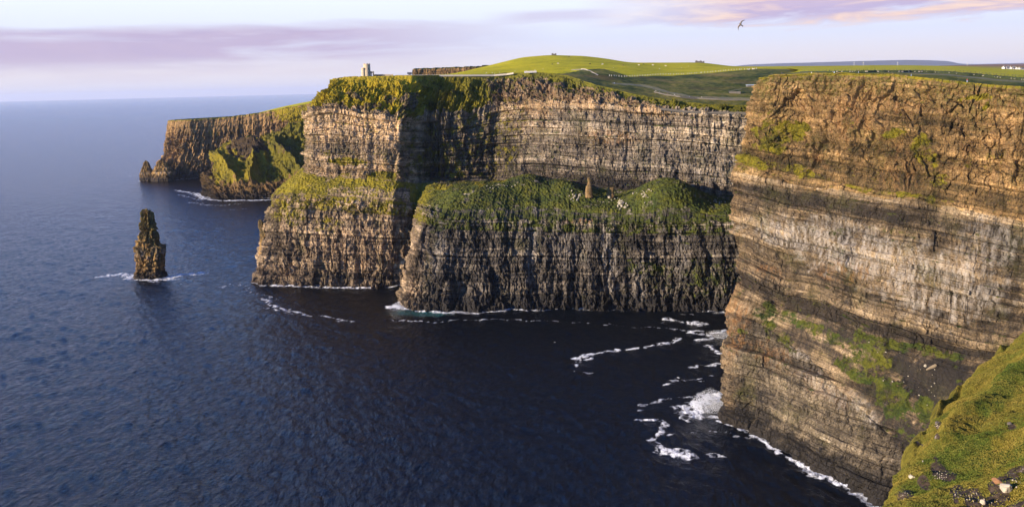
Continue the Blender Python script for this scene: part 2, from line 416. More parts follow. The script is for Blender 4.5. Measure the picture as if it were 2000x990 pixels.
    grass = grass*(1-paint(px, py, [(735,352,3,3,0,0)], nzl))
    dry = np.clip(.10+.9*A*sst(5.0, 5.3, iv) + .45*(1-A)*sst(5, 5.4, iv) + A*.48*(iv < 5), 0, 1)
    dry = np.clip(dry+be*.22*np.clip(fbm(P[..., 0]/16, P[..., 1]/16, 0, 3, 77)+.1, -.2, 1), 0, 1)
    dry = np.where((iv > 5) & (px > 830), np.clip(.55-.25*sst(830, 1000, px), 0, 1), dry)
    dry = np.where(weed > .2, .5, dry)
    wet = (1-sst(6, 15, h+5*nzl))*.9*(1-.45*A)
    dark = paint(px, py, [(900,270,90,90,0,.45), (1190,372,90,26,6,.9)], nzl)  # gully wall's shade painted dark; wall base behind the bench darkened too
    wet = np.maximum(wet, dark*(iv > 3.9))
    bed = .10+tone*1.05
    # banding of the tiers
    bed = bed + .22*np.exp(-((h-74)/3.2)**2) + .10*np.exp(-((h-150)/10)**2) - .20*np.exp(-((h-128)/6)**2)*A
    bed = bed + A*(iv < 4)*.20 + A*(iv > 4)*(iv < 5)*.36 + A*(iv < 2)*(.10*sst(40, 75, h)-.07) + (1-A)*sst(4, 4.3, iv)*(iv < 5)*.08 - (1-A)*(iv < 2)*.24*(h < 66)-.05*(1-A)*(iv>4)
    bed = bed + brown*.15
    bed = bed + paint(px, py, [(1330,300,120,50,0,.12), (1160,280,150,40,0,.1)], nzl)
    org = paint(px, py, [(1195,270,60,14,4,.7), (1030,235,50,30,0,.35), (712,515,14,9,0,.9), (700,480,120,30,0,.2), (1140,432,40,6,0,.8), (900,300,60,60,0,.25), (540,540,60,20,0,.35)], nzl) + brown*.5
    pal = .75*paint(px, py, [(1040,480,9,70,4,1), (1190,500,14,75,-4,.9), (862,480,7,50,8,.8), (1110,480,40,40,0,.45), (1300,310,90,40,0,.5), (1400,330,60,40,0,.7),
        (700,290,120,40,0,.35), (620,270,40,60,0,.4), (1250,560,14,50,0,.8), (1330,500,16,50,0,.6)], nzl)
    moss = .35*sst(.1, .5, fbm(u/18, h/30, 0, 3, 71))*(h < 78) + .35*(iv > 4)*sst(0, .5, fbm(u/20, h/14, 0, 3, 72))
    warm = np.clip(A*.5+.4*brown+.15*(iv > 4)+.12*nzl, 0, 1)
    ma = np.stack([grass, bed, wet, warm], -1); mb = np.stack([org, pal, dry], -1); rc = np.stack([u/1000, h/1000, moss], -1)
    me = mesh_from('cliff', P2, grid_faces(*P.shape[:2]), M_rock_mid, False, dict(ma=ma, mb=mb, rc=rc))
    o = link('sea_cliff', me); tag(o, 'long grey layered sea cliff with a green bench and a golden grassy headland', 'cliff', kind='structure')
    SHORE.append(P2[:, np.argmin(np.abs(iv[0]-1.0)), :2]); remember('main', P2)
    return P2, iv
Pm, ivm = build_main()

# ================================================================== RIGHT CLIFF
def build_right():
    st = []
    def S(r1, r2, r3, r4, r5, r6, d=(5, 8, 14, 18, 32)):
        a = atZ(*r1); Y = a[1]
        q = [atY(r[0], r[1], Y+dd) for r, dd in zip((r2, r3, r4, r5, r6), d)]
        st.append([a+V3(0, 0, -6), a]+q)
    S((1407,818), (1419,608), (1441,545), (1433,335), (1444,322), (1481,152), d=(8, 14, 16, 20, 38))
    S((1432,832), (1445,612), (1468,560), (1475,345), (1482,334), (1512,147))
    S((1480,850), (1510,645), (1530,597), (1540,358), (1543,349), (1570,143))
    S((1545,887), (1575,695), (1605,614), (1622,368), (1624,361), (1652,143))
    S((1620,928), (1655,772), (1700,657), (1722,381), (1724,374), (1752,147))
    S((1690,966), (1738,850), (1800,684), (1822,395), (1824,388), (1850,156))
    S((1735,992), (1790,915), (1900,707), (1922,416), (1924,409), (1945,166))
    S((1800,1030), (1880,965), (2000,722), (2022,437), (2024,429), (2045,172))
    S((1950,1150), (2050,1060), (2200,765), (2220,485), (2222,476), (2240,186))
    S((2200,1250), (2300,1160), (2420,830), (2440,545), (2442,535), (2460,205))
    b = np.array(st[0])
    b1 = b+V3(14, 22, 0); b2 = b+V3(50, 100, 0); b3 = b+V3(95, 270, 0)
    st[:0] = [list(b3), list(b2), list(b1)]
    H = [-6, 0, 58, 78, 138, 141, 192]
    P, u, h, iv, iu = loft(st, 1350, 1150, H, du=[.15, .35, .8, 1, 1, 1, 1, 1, 1, .9, .35, .12], dv=[.3, 1, 1, 1.15, 1.5, 1.1], smu=5, smv=1)
    h = P[..., 2]+(h-P[..., 2])*sst(2, 3, iv)
    px, py, f = proj(P)
    nzl = perlin(px/28, py/20, 0, 13)+.5*perlin(px/9, py/8, 0, 14)
    tal = sst(2.0, 2.12, iv)*(1-sst(2.85, 3.0, iv))*sst(1430, 1600, px)        # talus bench
    wS = rowv(iv, [.6, .6, .7, .6, .85, .3, .25])
    wS = np.where((iv > 3) & (iv < 4.02), .85, np.where(iv > 4.1, .45, wS)); wS = wS*(1-.9*tal)
    wF = np.where(iv < 2, .30*(1-sst(0, 20, h))+.34, np.where((iv > 3) & (iv < 4), .10, .0))
    wR = np.where(iv > 4.0, .12+.55*sst(4.9, 5.35, iv), .12)*(1-sst(5.9, 6, iv)*.8); wR = wR*(1-.8*tal)
    N, D, tone = cliff_surface(P, u, h, iv, px, py, wS, wF, wR, diag=-.42, seed=40, flen=14, famp=7, bseed=50)
    big = 5*fbm(u/45, h/80, 0, 2, 44)*(iv > 2.9)
    D = D + big
    D = D + tal*(3.0*fbm(P[..., 0]/12, P[..., 1]/12, P[..., 2]/12, 5, 63, .6))
    gp = paint(px, py, [(1552,250,24,20,30,1), (1512,262,34,42,20,1), (1470,318,36,14,20,1), (1760,262,40,13,-12,1), (1808,300,24,44,-25,1), (1500,612,26,22,30,1), (1545,620,20,16,30,1), (1700,690,50,30,60,1), (1670,720,46,22,50,1), (1740,760,40,30,60,1)], nzl)
    D = D + gp*(1.6+2.2*fbm(P[..., 0]/4, P[..., 1]/4, P[..., 2]/4, 4, 64))
    D = D - 6*np.exp(-((px-1548)/34)**2-((py-238)/26)**2)
    P2 = finish(P, N, D)
    N2 = normals(P2)
    ledge = sst(.2, .65, blur(blur(N2[..., 2], 2, 0), 1, 1))
    grass = .42*ledge*(h > 30)
    grass = np.maximum(grass, paint(px, py, [(1552,250,24,20,30,1), (1512,262,34,42,20,.72), (1470,318,36,14,20,.9), (1540,330,60,12,12,.6), (1760,262,40,13,-12,.72),
        (1808,300,24,44,-25,.62), (1832,350,24,24,0,.5), (1905,190,34,5,-8,.85), (1925,207,16,5,-45,.85), (1930,310,40,20,0,.5), (1790,382,50,6,9,.8), (1700,370,70,4,8,.6),
        (1500,225,16,12,0,.6), (1620,450,24,10,10,.4), (1740,450,60,9,12,.45), (1640,500,10,20,0,.45),
        (1500,612,26,22,30,.85), (1545,620,20,16,30,.8), (1590,640,24,14,20,.7), (1530,660,50,16,38,.62), (1605,650,60,14,20,.6), (1700,690,50,30,60,.75), (1670,720,46,22,50,.72),
        (1740,760,40,30,60,.75), (1800,800,34,26,40,.8), (1760,820,30,34,60,.62), (1740,672,90,12,14,.7), (1830,690,60,9,12,.7), (1850,720,30,8,0,.4), (1448,645,14,8,30,.7), (1790,850,30,30,0,.6)], nzl))
    grass = np.where(iv > 5.975, np.maximum(grass, .62), grass)
    grass = np.where((iv < 5.9), grass*.80, grass); grass = np.maximum(grass, paint(px, py, [(1554,250,22,18,30,1), (1755,264,30,9,-12,.8), (1470,322,30,9,20,.8), (1515,290,16,12,0,.7), (1925,193,20,4,-12,.8), (1700,700,60,28,60,.62), (1745,775,60,34,60,.62), (1640,665,60,14,30,.55), (1790,860,30,30,0,.55), (1800,680,70,7,10,.7)], nzl))
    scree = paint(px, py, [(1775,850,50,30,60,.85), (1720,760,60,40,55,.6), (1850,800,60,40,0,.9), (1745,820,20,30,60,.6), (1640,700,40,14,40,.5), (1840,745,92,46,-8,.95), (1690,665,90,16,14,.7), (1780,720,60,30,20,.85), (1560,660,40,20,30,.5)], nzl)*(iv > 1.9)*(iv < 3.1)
    wet = (1-sst(5, 16, h+6*nzl))*.92
    wet = np.maximum(wet, 0)
    org = paint(px, py, [(1665,225,44,48,30,.8), (1720,190,60,30,0,.5), (1598,310,22,12,30,.7), (1620,200,60,40,0,.35), (1990,365,14,8,0,.8), (1750,310,60,60,0,.3), (1500,530,26,10,20,.6),
        (1440,640,22,50,10,.6), (1430,600,16,40,0,.5), (1500,690,50,20,30,.35), (1620,760,60,20,35,.25), (1640,530,50,20,10,.4), (1810,190,160,30,4,.4), (1930,300,60,60,0,.3)], nzl)
    pal = paint(px, py, [(1700,500,160,40,8,.9), (1560,460,90,30,10,.9), (1840,560,120,60,8,.8), (1930,480,60,50,0,.6), (1640,440,70,16,8,.6), (1560,690,20,12,30,.8), (1690,800,40,16,50,.8), (1620,760,60,16,40,.5)], nzl)
    bed = .10+tone*1.0
    bed = bed + .35*np.exp(-((h-137)/2.2)**2) - .35*np.exp(-((h-130)/4.5)**2) - .2*np.exp(-((h-119)/2.5)**2) - .42*np.exp(-((h-82)/4)**2) + .1*(h < 56)
    bed = bed + .14*sst(180, 190, h) - .05*(iv > 4)
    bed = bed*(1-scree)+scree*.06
    dry = np.clip(.10+.38*(iv > 4)+.3*fbm(u/15, h/15, 0, 3, 82), 0, 1)
    moss = .4*sst(.0, .5, fbm(u/16, h/16, 0, 4, 81)) + .5*sst(176, 190, h) + .15*(iv > 4)
    org = np.clip(org*1.5+.25*(iv > 4)*sst(0, .4, fbm(u/14, h/10, 0, 3, 84)), 0, 1)*(1-scree); pal = pal*(1-scree)
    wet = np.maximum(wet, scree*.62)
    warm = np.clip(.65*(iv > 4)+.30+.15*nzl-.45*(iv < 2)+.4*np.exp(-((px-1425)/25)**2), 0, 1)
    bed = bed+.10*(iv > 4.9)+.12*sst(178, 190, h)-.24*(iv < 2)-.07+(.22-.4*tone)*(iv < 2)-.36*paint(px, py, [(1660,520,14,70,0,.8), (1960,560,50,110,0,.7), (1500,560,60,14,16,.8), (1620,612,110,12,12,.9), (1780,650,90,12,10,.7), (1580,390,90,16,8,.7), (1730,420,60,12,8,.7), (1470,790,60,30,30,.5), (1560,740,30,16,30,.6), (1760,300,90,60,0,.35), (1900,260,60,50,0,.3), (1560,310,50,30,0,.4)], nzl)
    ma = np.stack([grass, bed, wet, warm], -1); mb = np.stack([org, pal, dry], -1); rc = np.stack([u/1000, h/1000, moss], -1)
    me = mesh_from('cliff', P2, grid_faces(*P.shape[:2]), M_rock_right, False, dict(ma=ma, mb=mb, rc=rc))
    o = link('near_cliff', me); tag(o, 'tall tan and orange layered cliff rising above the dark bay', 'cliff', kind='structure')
    SHORE.append(P2[:, np.argmin(np.abs(iv[0]-1.0)), :2]); remember('right', P2)
    return P2
Pr = build_right()

# ================================================================== FAR PROMONTORIES
def far_loft(name, label, tbl, depths, H, nu, nv, wfun, masks, mat, back, seed, diag=0.0, flen=30, famp=12, foot=None, extra=None):
    st = []
    for row in tbl:
        a = atZ(*row[0]) if foot is None else atY(row[0][0], row[0][1], foot)
        q = [atY(r[0], r[1], a[1]+d) for r, d in zip(row[1:], depths)]
        st.append([a+V3(0, 0, -6), a]+q+[q[-1]+V3(*back)])
    P, u, h, iv, iu = loft(st, nu, nv, H, smu=3, smv=1)
    px, py, f = proj(P)
    wS, wF, wR = wfun(iv, h, px)
    N, D, tone = cliff_surface(P, u, h, iv, px, py, wS, wF, wR, diag=diag, seed=seed, flen=flen, famp=famp, bseed=seed)
    if extra is not None: D = D+extra(P, px, py, iv)
    P2 = P+N*D[..., None]
    nzl = perlin(px/10, py/8, 0, seed)+.5*perlin(px/4, py/4, 0, seed+1)
    ma, mb, rc = masks(P2, u, h, iv, px, py, nzl, tone)
    me = mesh_from('cliff', P2, grid_faces(*P.shape[:2]), mat, False, dict(ma=ma, mb=mb, rc=rc))
    o = link(name, me); tag(o, label, 'cliff', kind='structure')
    if foot is None: SHORE.append(P2[:, np.argmin(np.abs(iv[0]-1.0)), :2])
    remember(name+str(seed), P2)
    return P2
# dark promontory with golden facets
def wB(iv, h, px):
    lo = iv < 2; e = 1-sst(4.5, 5, iv)
    return np.where(lo, .6, .15), np.where(lo, .35, 0), np.where(lo, 1.4, .55*e)
def xB(P, px, py, iv):
    up = sst(1.9, 2.3, iv)*(1-sst(4.4, 5, iv))
    def rdg(x0, y0, x1, y1, w):   # spur crest between two pixel points
        vx, vy = x1-x0, y1-y0; t = np.clip(((px-x0)*vx+(py-y0)*vy)/(vx*vx+vy*vy), 0, 1)
        return np.exp(-np.hypot(px-x0-t*vx, py-y0-t*vy)/w)
    px = px+9*perlin(P[..., 0]/22, P[..., 2]/22, 0, 97)+4*perlin(P[..., 0]/7, P[..., 2]/7, 0, 98)
    r_ = 30*rdg(434, 308, 470, 366, 16)+24*rdg(500, 302, 494, 362, 9)+30*rdg(545, 285, 600, 350, 14)+16*rdg(450, 285, 500, 280, 8)
    return up*(r_-8+9*np.abs(perlin(P[..., 0]/26, P[..., 1]/26, P[..., 2]/26, 95))+5*perlin(P[..., 0]/9, P[..., 1]/9, P[..., 2]/9, 96))
def mB(P, u, h, iv, px, py, nz, tone):
    g = sst(2, 2.3, iv+.25*nz)*.95
    rock = paint(px, py, [(487,291,36,18,-6,1), (400,345,16,40,0,1), (560,300,20,12,0,.4), (530,250,18,10,0,.8)], nz)
    g = g*(1-rock)
    dry = np.where(px < 520, .72, .42)*np.ones_like(px)
    bed = .30+tone*.5-.2*rock
    wet = (1-sst(6, 22, h+8*nz))*.85
    z = np.zeros_like(px)
    return np.stack([g, bed, np.maximum(wet, .6*rock*(iv > 2.2))], -1), np.stack([z+.1, z, dry], -1), np.stack([u/1000, h/1000, z+.2], -1)  # upper rock patches darkened through the same channel as the wet foot
far_loft('far_promontory', 'dark rocky promontory with golden grassy facets behind the tower headland', [
    [(500,365), (500,340), (500,320), (500,300)],
    [(410,372), (415,345), (440,325), (455,300)],
    [(396,382), (399,335), (424,322), (440,296)],
    [(425,389), (420,362), (428,326), (446,290)],
    [(478,388), (474,368), (462,318), (478,274)],
    [(520,387), (516,362), (505,316), (512,266)],
    [(545,386), (545,360), (545,310), (545,248)],
    [(600,384), (600,352), (600,300), (600,226)],
    [(700,378), (700,340), (700,280), (700,205)]], (18, 60, 120), [-6, 0, 32, 75, 110, 100], 420, 330, wB, mB, M_rock_far, (60, 260, -25), 90, diag=.5, flen=30, famp=14, extra=xB)
def wC(iv, h, px): return .4+0*iv, 1.2*(1-.8*sst(3.2, 4, iv)), .7*(1-.85*sst(3.2, 4, iv))
def mC(P, u, h, iv, px, py, nz, tone):
    z = np.zeros_like(px)
    g = np.maximum(sst(3.9, 4.05, iv)*.9, paint(px, py, [(415,262,14,5,0,.5), (520,268,16,8,0,.6), (588,224,52,17,0,.95)], nz))
    return np.stack([g, .42+tone*.7+.2*sst(90, 130, h), (1-sst(8, 40, h+10*nz))*.8], -1), np.stack([z+.28, z+.1, z+.85], -1), np.stack([u/1000, h/1000, z+.15], -1)
far_loft('far_headland', 'distant flat topped golden brown headland with columnar cliff face', [
    [(345,340), (345,325), (350,300), (360,236)],
    [(306,343), (308,335), (326,305), (329,238)],
    [(301,350), (304,335), (325,306), (328,236)],
    [(325,350), (325,322), (333,300), (345,235)],
    [(352,350), (352,335), (365,300), (370,234)],
    [(400,347), (400,330), (405,300), (420,232)],
    [(480,344), (480,325), (480,300), (480,225)],
    [(535,342), (535,320), (538,280), (538,215)],
    [(580,342), (580,320), (580,260), (575,208)],
    [(680,340), (680,320), (680,260), (680,190)]], (15, 32, 40), [-6, 0, 20, 55, 130, 132], 420, 300, wC, mC, M_rock_far, (80, 500, -5), 120, flen=13, famp=8)
# thin cliff band seen beyond the tower headland
def wD(iv, h, px): return .6+0*iv, .2+0*iv, .3+0*iv
def mD(P, u, h, iv, px, py, nz, tone):
    z = np.zeros_like(px)
    return np.stack([sst(3.6, 4.0, iv)*.95, .42+tone*.5, z], -1), np.stack([z+.25, z, z+.6], -1), np.stack([u/1000, h/1000, z+.2], -1)
far_loft('far_ridge', 'low brown rock band on the skyline behind the tower headland', [
    [(815,160), (815,150), (815,142), (815,136)],
    [(803,160), (803,150), (803,142), (804,136)],
    [(830,160), (830,150), (830,140), (830,134)],
    [(880,160), (880,150), (880,140), (880,133)],
    [(930,160), (930,150), (930,140), (930,132)],
    [(990,160), (990,150), (990,140), (990,133)]], (5, 12, 25), [-6, 0, 10, 18, 24, 26], 260, 90, wD, mD, M_rock_far, (60, 200, 1), 150, foot=1550)

# ================================================================== LAND
def land_mat():
    m, t, p = new_mat('pasture')
    fld, path, brn = t.rgb('ma'); pos = t.new('ShaderNodeNewGeometry').outputs['Position']
    n = t.noise(pos, .02, 5, .6); n2 = t.noise(pos, .15, 5, .7)
    f = t.math('ADD', t.math('MULTIPLY', n, .5), t.math('MULTIPLY', n2, .5))
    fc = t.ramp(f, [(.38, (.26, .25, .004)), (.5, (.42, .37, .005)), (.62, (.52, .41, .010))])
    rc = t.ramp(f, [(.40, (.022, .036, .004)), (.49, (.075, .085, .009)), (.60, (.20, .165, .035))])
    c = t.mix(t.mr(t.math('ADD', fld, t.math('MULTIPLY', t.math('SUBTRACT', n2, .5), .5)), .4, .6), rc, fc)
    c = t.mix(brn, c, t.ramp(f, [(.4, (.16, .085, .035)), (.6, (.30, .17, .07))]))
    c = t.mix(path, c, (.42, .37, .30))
    t.put(p.inputs['Base Color'], c); p.inputs['Roughness'].default_value = .95; p.inputs['Specular IOR Level'].default_value = .1
    t.put(p.inputs['Normal'], t.bump(t.math('ADD', n2, t.noise(pos, .9, 4, .7)), .7, 1.0))
    return m
M_land = land_mat()
def build_land():
    T = [  # px, rows (py, Y)
     (640, [(156,958), (156,985), (157,1020), (158,1060), (160,1100), (163,1200), (170,1500)]),
     (700, [(151,956), (150.5,1000), (150,1060), (151,1120), (152,1200), (154,1300), (160,1500)]),
     (760, [(149.5,956), (148.5,1010), (148.5,1060), (149,1120), (149,1250), (150,1400), (152,1800)]),
     (880, [(148,972), (147.5,1030), (147,1100), (146.5,1200), (146,1350), (145,1450), (146,1800)]),
     (960, [(146.5,978), (146.5,1040), (146,1120), (136,1280), (127,1450), (129,1600), (135,1800)]),
     (1020, [(144,972), (146,1020), (143,1120), (129,1280), (112,1500), (113,1650), (120,1800)]),
     (1080, [(144,945), (144,1000), (141,1100), (126,1280), (107.5,1500), (108,1650), (112,1800)]),
     (1140, [(158,920), (150,990), (135,1100), (135,1180), (120,1350), (109.5,1500), (113,1800)]),
     (1180, [(172,905), (160,980), (135,1090), (136,1180), (124,1330), (114,1500), (118,1800)]),
     (1230, [(184,888), (170,960), (152,1050), (143,1130), (132,1250), (122.5,1450), (126,1800)]),
     (1300, [(199,872), (180,950), (160,1060), (146,1180), (138,1280), (122.5,1500), (126,1800)]),
     (1370, [(205,864), (186,945), (164,1060), (144,1190), (137,1290), (122,1500), (126,1800)]),
     (1430, [(207,858), (189,940), (165,1060), (139,1200), (135,1300), (130,1500), (131,1800)]),
     (1500, [(207,858), (190,930), (165,1050), (137,1200), (134,1300), (130.5,1500), (130,1900)]),
     (1620, [(208,852), (188,930), (160,1050), (138,1200), (135,1300), (131,1500), (129,1900)])]
    st = [[atY(px, py, Y)-V3(0, 0, 1.2 if i == 0 else 0) for i, (py, Y) in enumerate(r)] for px, r in T]
    P, u, h, iv, iu = loft(st, 640, 420, [0, 1, 2, 3, 4, 5, 6], dv=[1.6, 1.6, 1.2, 1, 1, .5], smu=7, smv=5)
    px, py, f = proj(P)
    nz = perlin(px/20, py/6, 0, 7)+.5*perlin(px/7, py/3, 0, 8)
    rough = (1-sst(2.2, 3.2, iv))*sst(1000, 1100, px)
    P[..., 2] += rough*1.6*fbm(P[..., 0]/25, P[..., 1]/25, 0, 4, 9)+.25*fbm(P[..., 0]/9, P[..., 1]/9, 0, 3, 10)
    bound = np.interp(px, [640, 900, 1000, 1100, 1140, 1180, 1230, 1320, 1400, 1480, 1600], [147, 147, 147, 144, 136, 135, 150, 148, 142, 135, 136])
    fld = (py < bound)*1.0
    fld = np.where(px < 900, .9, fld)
    slopeg = sst(194, 199, py)*(1-sst(206, 209, py))*(px > 1250)*.0
    path = np.zeros_like(px)
    def pl(pts, wd):
        X = [a[0] for a in pts]; Yp = [a[1] for a in pts]
        yy = np.interp(px, X, Yp); return (np.abs(py-yy) < wd)*((px > X[0]) & (px < X[-1]))*1.0
    path = np.maximum(path, .26*pl([(1195,163), (1260,168), (1310,181), (1350,190), (1400,192), (1480,193)], 2.0))
    path = np.maximum(path, .14*pl([(1280,177), (1330,187), (1360,192), (1480,196)], 1.0))
    path = np.maximum(path, .7*pl([(1115,137), (1140,136), (1152,139), (1168,148)], .8))
    brn = .35*(1-fld)*sst(.05, .45, fbm(P[..., 0]/60, P[..., 1]/60, 0, 4, 19))*(px > 1100)
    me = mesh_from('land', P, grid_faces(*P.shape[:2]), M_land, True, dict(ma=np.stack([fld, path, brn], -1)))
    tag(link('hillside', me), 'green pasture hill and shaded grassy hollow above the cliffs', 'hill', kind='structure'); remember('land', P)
    # plateau on top of the right-hand cliff, running inland to the horizon
    T2 = [
     [(1484,152.5,540), (1492,150,600), (1520,147,700), (1552,141,820), (1560,137,950), (1540,134,1250), (1500,131,1900), (1470,131,2600), (1440,131,9000)],
     [(1512,147.5,530), (1518,146,560), (1545,143,640), (1580,140,740), (1600,137,900), (1600,134,1250), (1590,129.5,1900), (1590,129.3,2600), (1600,131,9000)],
     [(1570,143.2,505), (1580,141.5,530), (1600,140.5,600), (1630,138.5,700), (1650,136.5,900), (1650,133,1250), (1650,128.8,1900), (1650,128.6,2600), (1650,130.5,9000)],
     [(1652,143.2,472), (1660,141,495), (1670,139.5,560), (1690,137.5,700), (1700,136,900), (1700,132,1250), (1700,128,1900), (1700,127.8,2600), (1700,130,9000)],
     [(1752,147.2,440), (1760,143,462), (1765,140,540), (1770,137.5,650), (1780,136,900), (1780,131.5,1250), (1780,128,1900), (1780,127.8,2600), (1780,130,9000)],
     [(1850,156.2,418), (1855,149,440), (1860,143,500), (1862,138,600), (1865,136,900), (1865,132,1250), (1865,129.6,1900), (1865,129.6,2600), (1865,128,9000)],
     [(1945,166.2,402), (1950,160,425), (1950,151,480), (1950,146,560), (1950,141,900), (1950,137,1250), (1950,134.5,1900), (1950,132.5,2600), (1950,126,9000)],
     [(2045,172.2,386), (2050,166,405), (2050,157,460), (2050,152,560), (2050,146,900), (2050,141,1250), (2050,138.5,1900), (2050,134.5,2600), (2050,124,9000)],
     [(2240,186.2,340), (2250,178,365), (2260,170,430), (2260,160,560), (2260,154,900), (2260,148,1250), (2260,142,1900), (2260,138,2600), (2260,122,9000)],
     [(2900,225,230), (2900,215,265), (2900,205,330), (2900,185,560), (2900,172,900), (2900,160,1250), (2900,150,1900), (2900,140,2600), (2900,122,9000)]]
    st = [[atY(*r)-V3(0, 0, .8 if i == 0 else 0) for i, r in enumerate(row)] for row in T2]
    P, u, h, iv, iu = loft(st, 520, 360, list(range(9)), du=[1.2, 1.2, 1.2, 1.2, 1.2, 1.2, 1.2, .8, .3], dv=[6, 4, 2, 1, .6, .4, .3, .1], smu=4, smv=3)
    px, py, f = proj(P)
    P[..., 2] += .35*fbm(P[..., 0]/8, P[..., 1]/8, 0, 4, 29)*(P[..., 1] < 700)
    fld = sst(2.15, 2.4, iv); brn = sst(6.9, 7.2, iv)*1.0
    brn = np.maximum(brn, sst(5.7, 6.2, iv)*.35)
    path = .30*np.exp(-((iv-1.35)/.16)**2)
    me = mesh_from('land', P, grid_faces(*P.shape[:2]), M_land, True, dict(ma=np.stack([fld, path, brn], -1)))
    tag(link('clifftop_land', me), 'flat bright green clifftop farmland running inland', 'land', kind='structure'); remember('land2', P)
    # land on top of the far headland
    st = [[atY(x+4, y-.2, Yb), atY(x+14, y2, Yb+240), atY(x+30, y2+.5, Yb+520)] for x, y, y2, Yb in
          ((330,237,236,2118), (370,234.5,233,2118), (420,232.5,231,2125), (480,225.5,223,2140), (540,215.5,208,2150), (590,206,198,2150), (650,198,188,2150), (720,192,182,2150))]
    P, u, h, iv, iu = loft(st, 160, 60, [0, 1, 2], smu=4, smv=2)
    o1 = np.ones(P.shape[:2])
    me = mesh_from('land', P, grid_faces(*P.shape[:2]), M_land, True, dict(ma=np.stack([o1, o1*0, o1*0], -1)))
    tag(link('headland_pasture', me), 'sunlit green pasture on top of the distant headland', 'land', kind='structure')
build_land()

def ridge(name, label, pts, Y, thick, mat, n=300, rough=6, base=150):
    X = [p[0] for p in pts]; Yp = [p[1] for p in pts]
    xs = np.linspace(X[0], X[-1], n); ys = np.interp(xs, X, Yp)
    prof = [(-thick*.5, -1), (-thick*.3, .45), (-thick*.12, .85), (0, 1.0), (thick*.3, .6), (thick*.6, -1)]
    P = np.zeros((n, len(prof), 3))
    for i in range(n):
        c = atY(xs[i], ys[i], Y); hgt = c[2]-base
        for j, (dy, k) in enumerate(prof):
            sc = (Y+dy)/Y
            P[i, j] = (c[0], Y+dy, base+hgt*k if k > 0 else base-80)
    P = blur(P, 3, 0)
    x2 = np.linspace(0, 5, 40); b = np.clip(np.floor(x2).astype(int), 0, 4); fb = (x2-b)[None, :, None]
    P = P[:, b]*(1-fb)+P[:, b+1]*fb; P = blur(P, 2, 1)
    P[..., 2] += rough*fbm(P[..., 0]/(Y*.03), P[..., 1]/(Y*.03), 0, 4, 31)
    me = mesh_from(name, P, grid_faces(n, 40), mat, True)
    return tag(link(name, me), label, 'hill', kind='structure')
M_moor = simple('moorland', (.20, .11, .05), .95, 0, .35, .004)
M_fhill = simple('far_hill_ground', (.075, .07, .05), .95, 0, .3, .0015)
ridge('distant_hills', 'long low blue hills on the horizon at the right', [(1425,129.5), (1455,125.5), (1520,122.5), (1600,120.5), (1680,118), (1770,115.8), (1810,116.5), (1848,118), (1868,123.5), (1900,124.5), (1980,123), (2010,121.5), (2100,122)], 40000, 6000, M_fhill, base=120)
ridge('moor', 'brown heather moor beyond the green fields at the right', [(1840,134), (1870,130.5), (1900,127.5), (1960,126.5), (2010,123.5), (2100,121), (2400,118)], 5200, 1800, M_moor, base=185, rough=4)

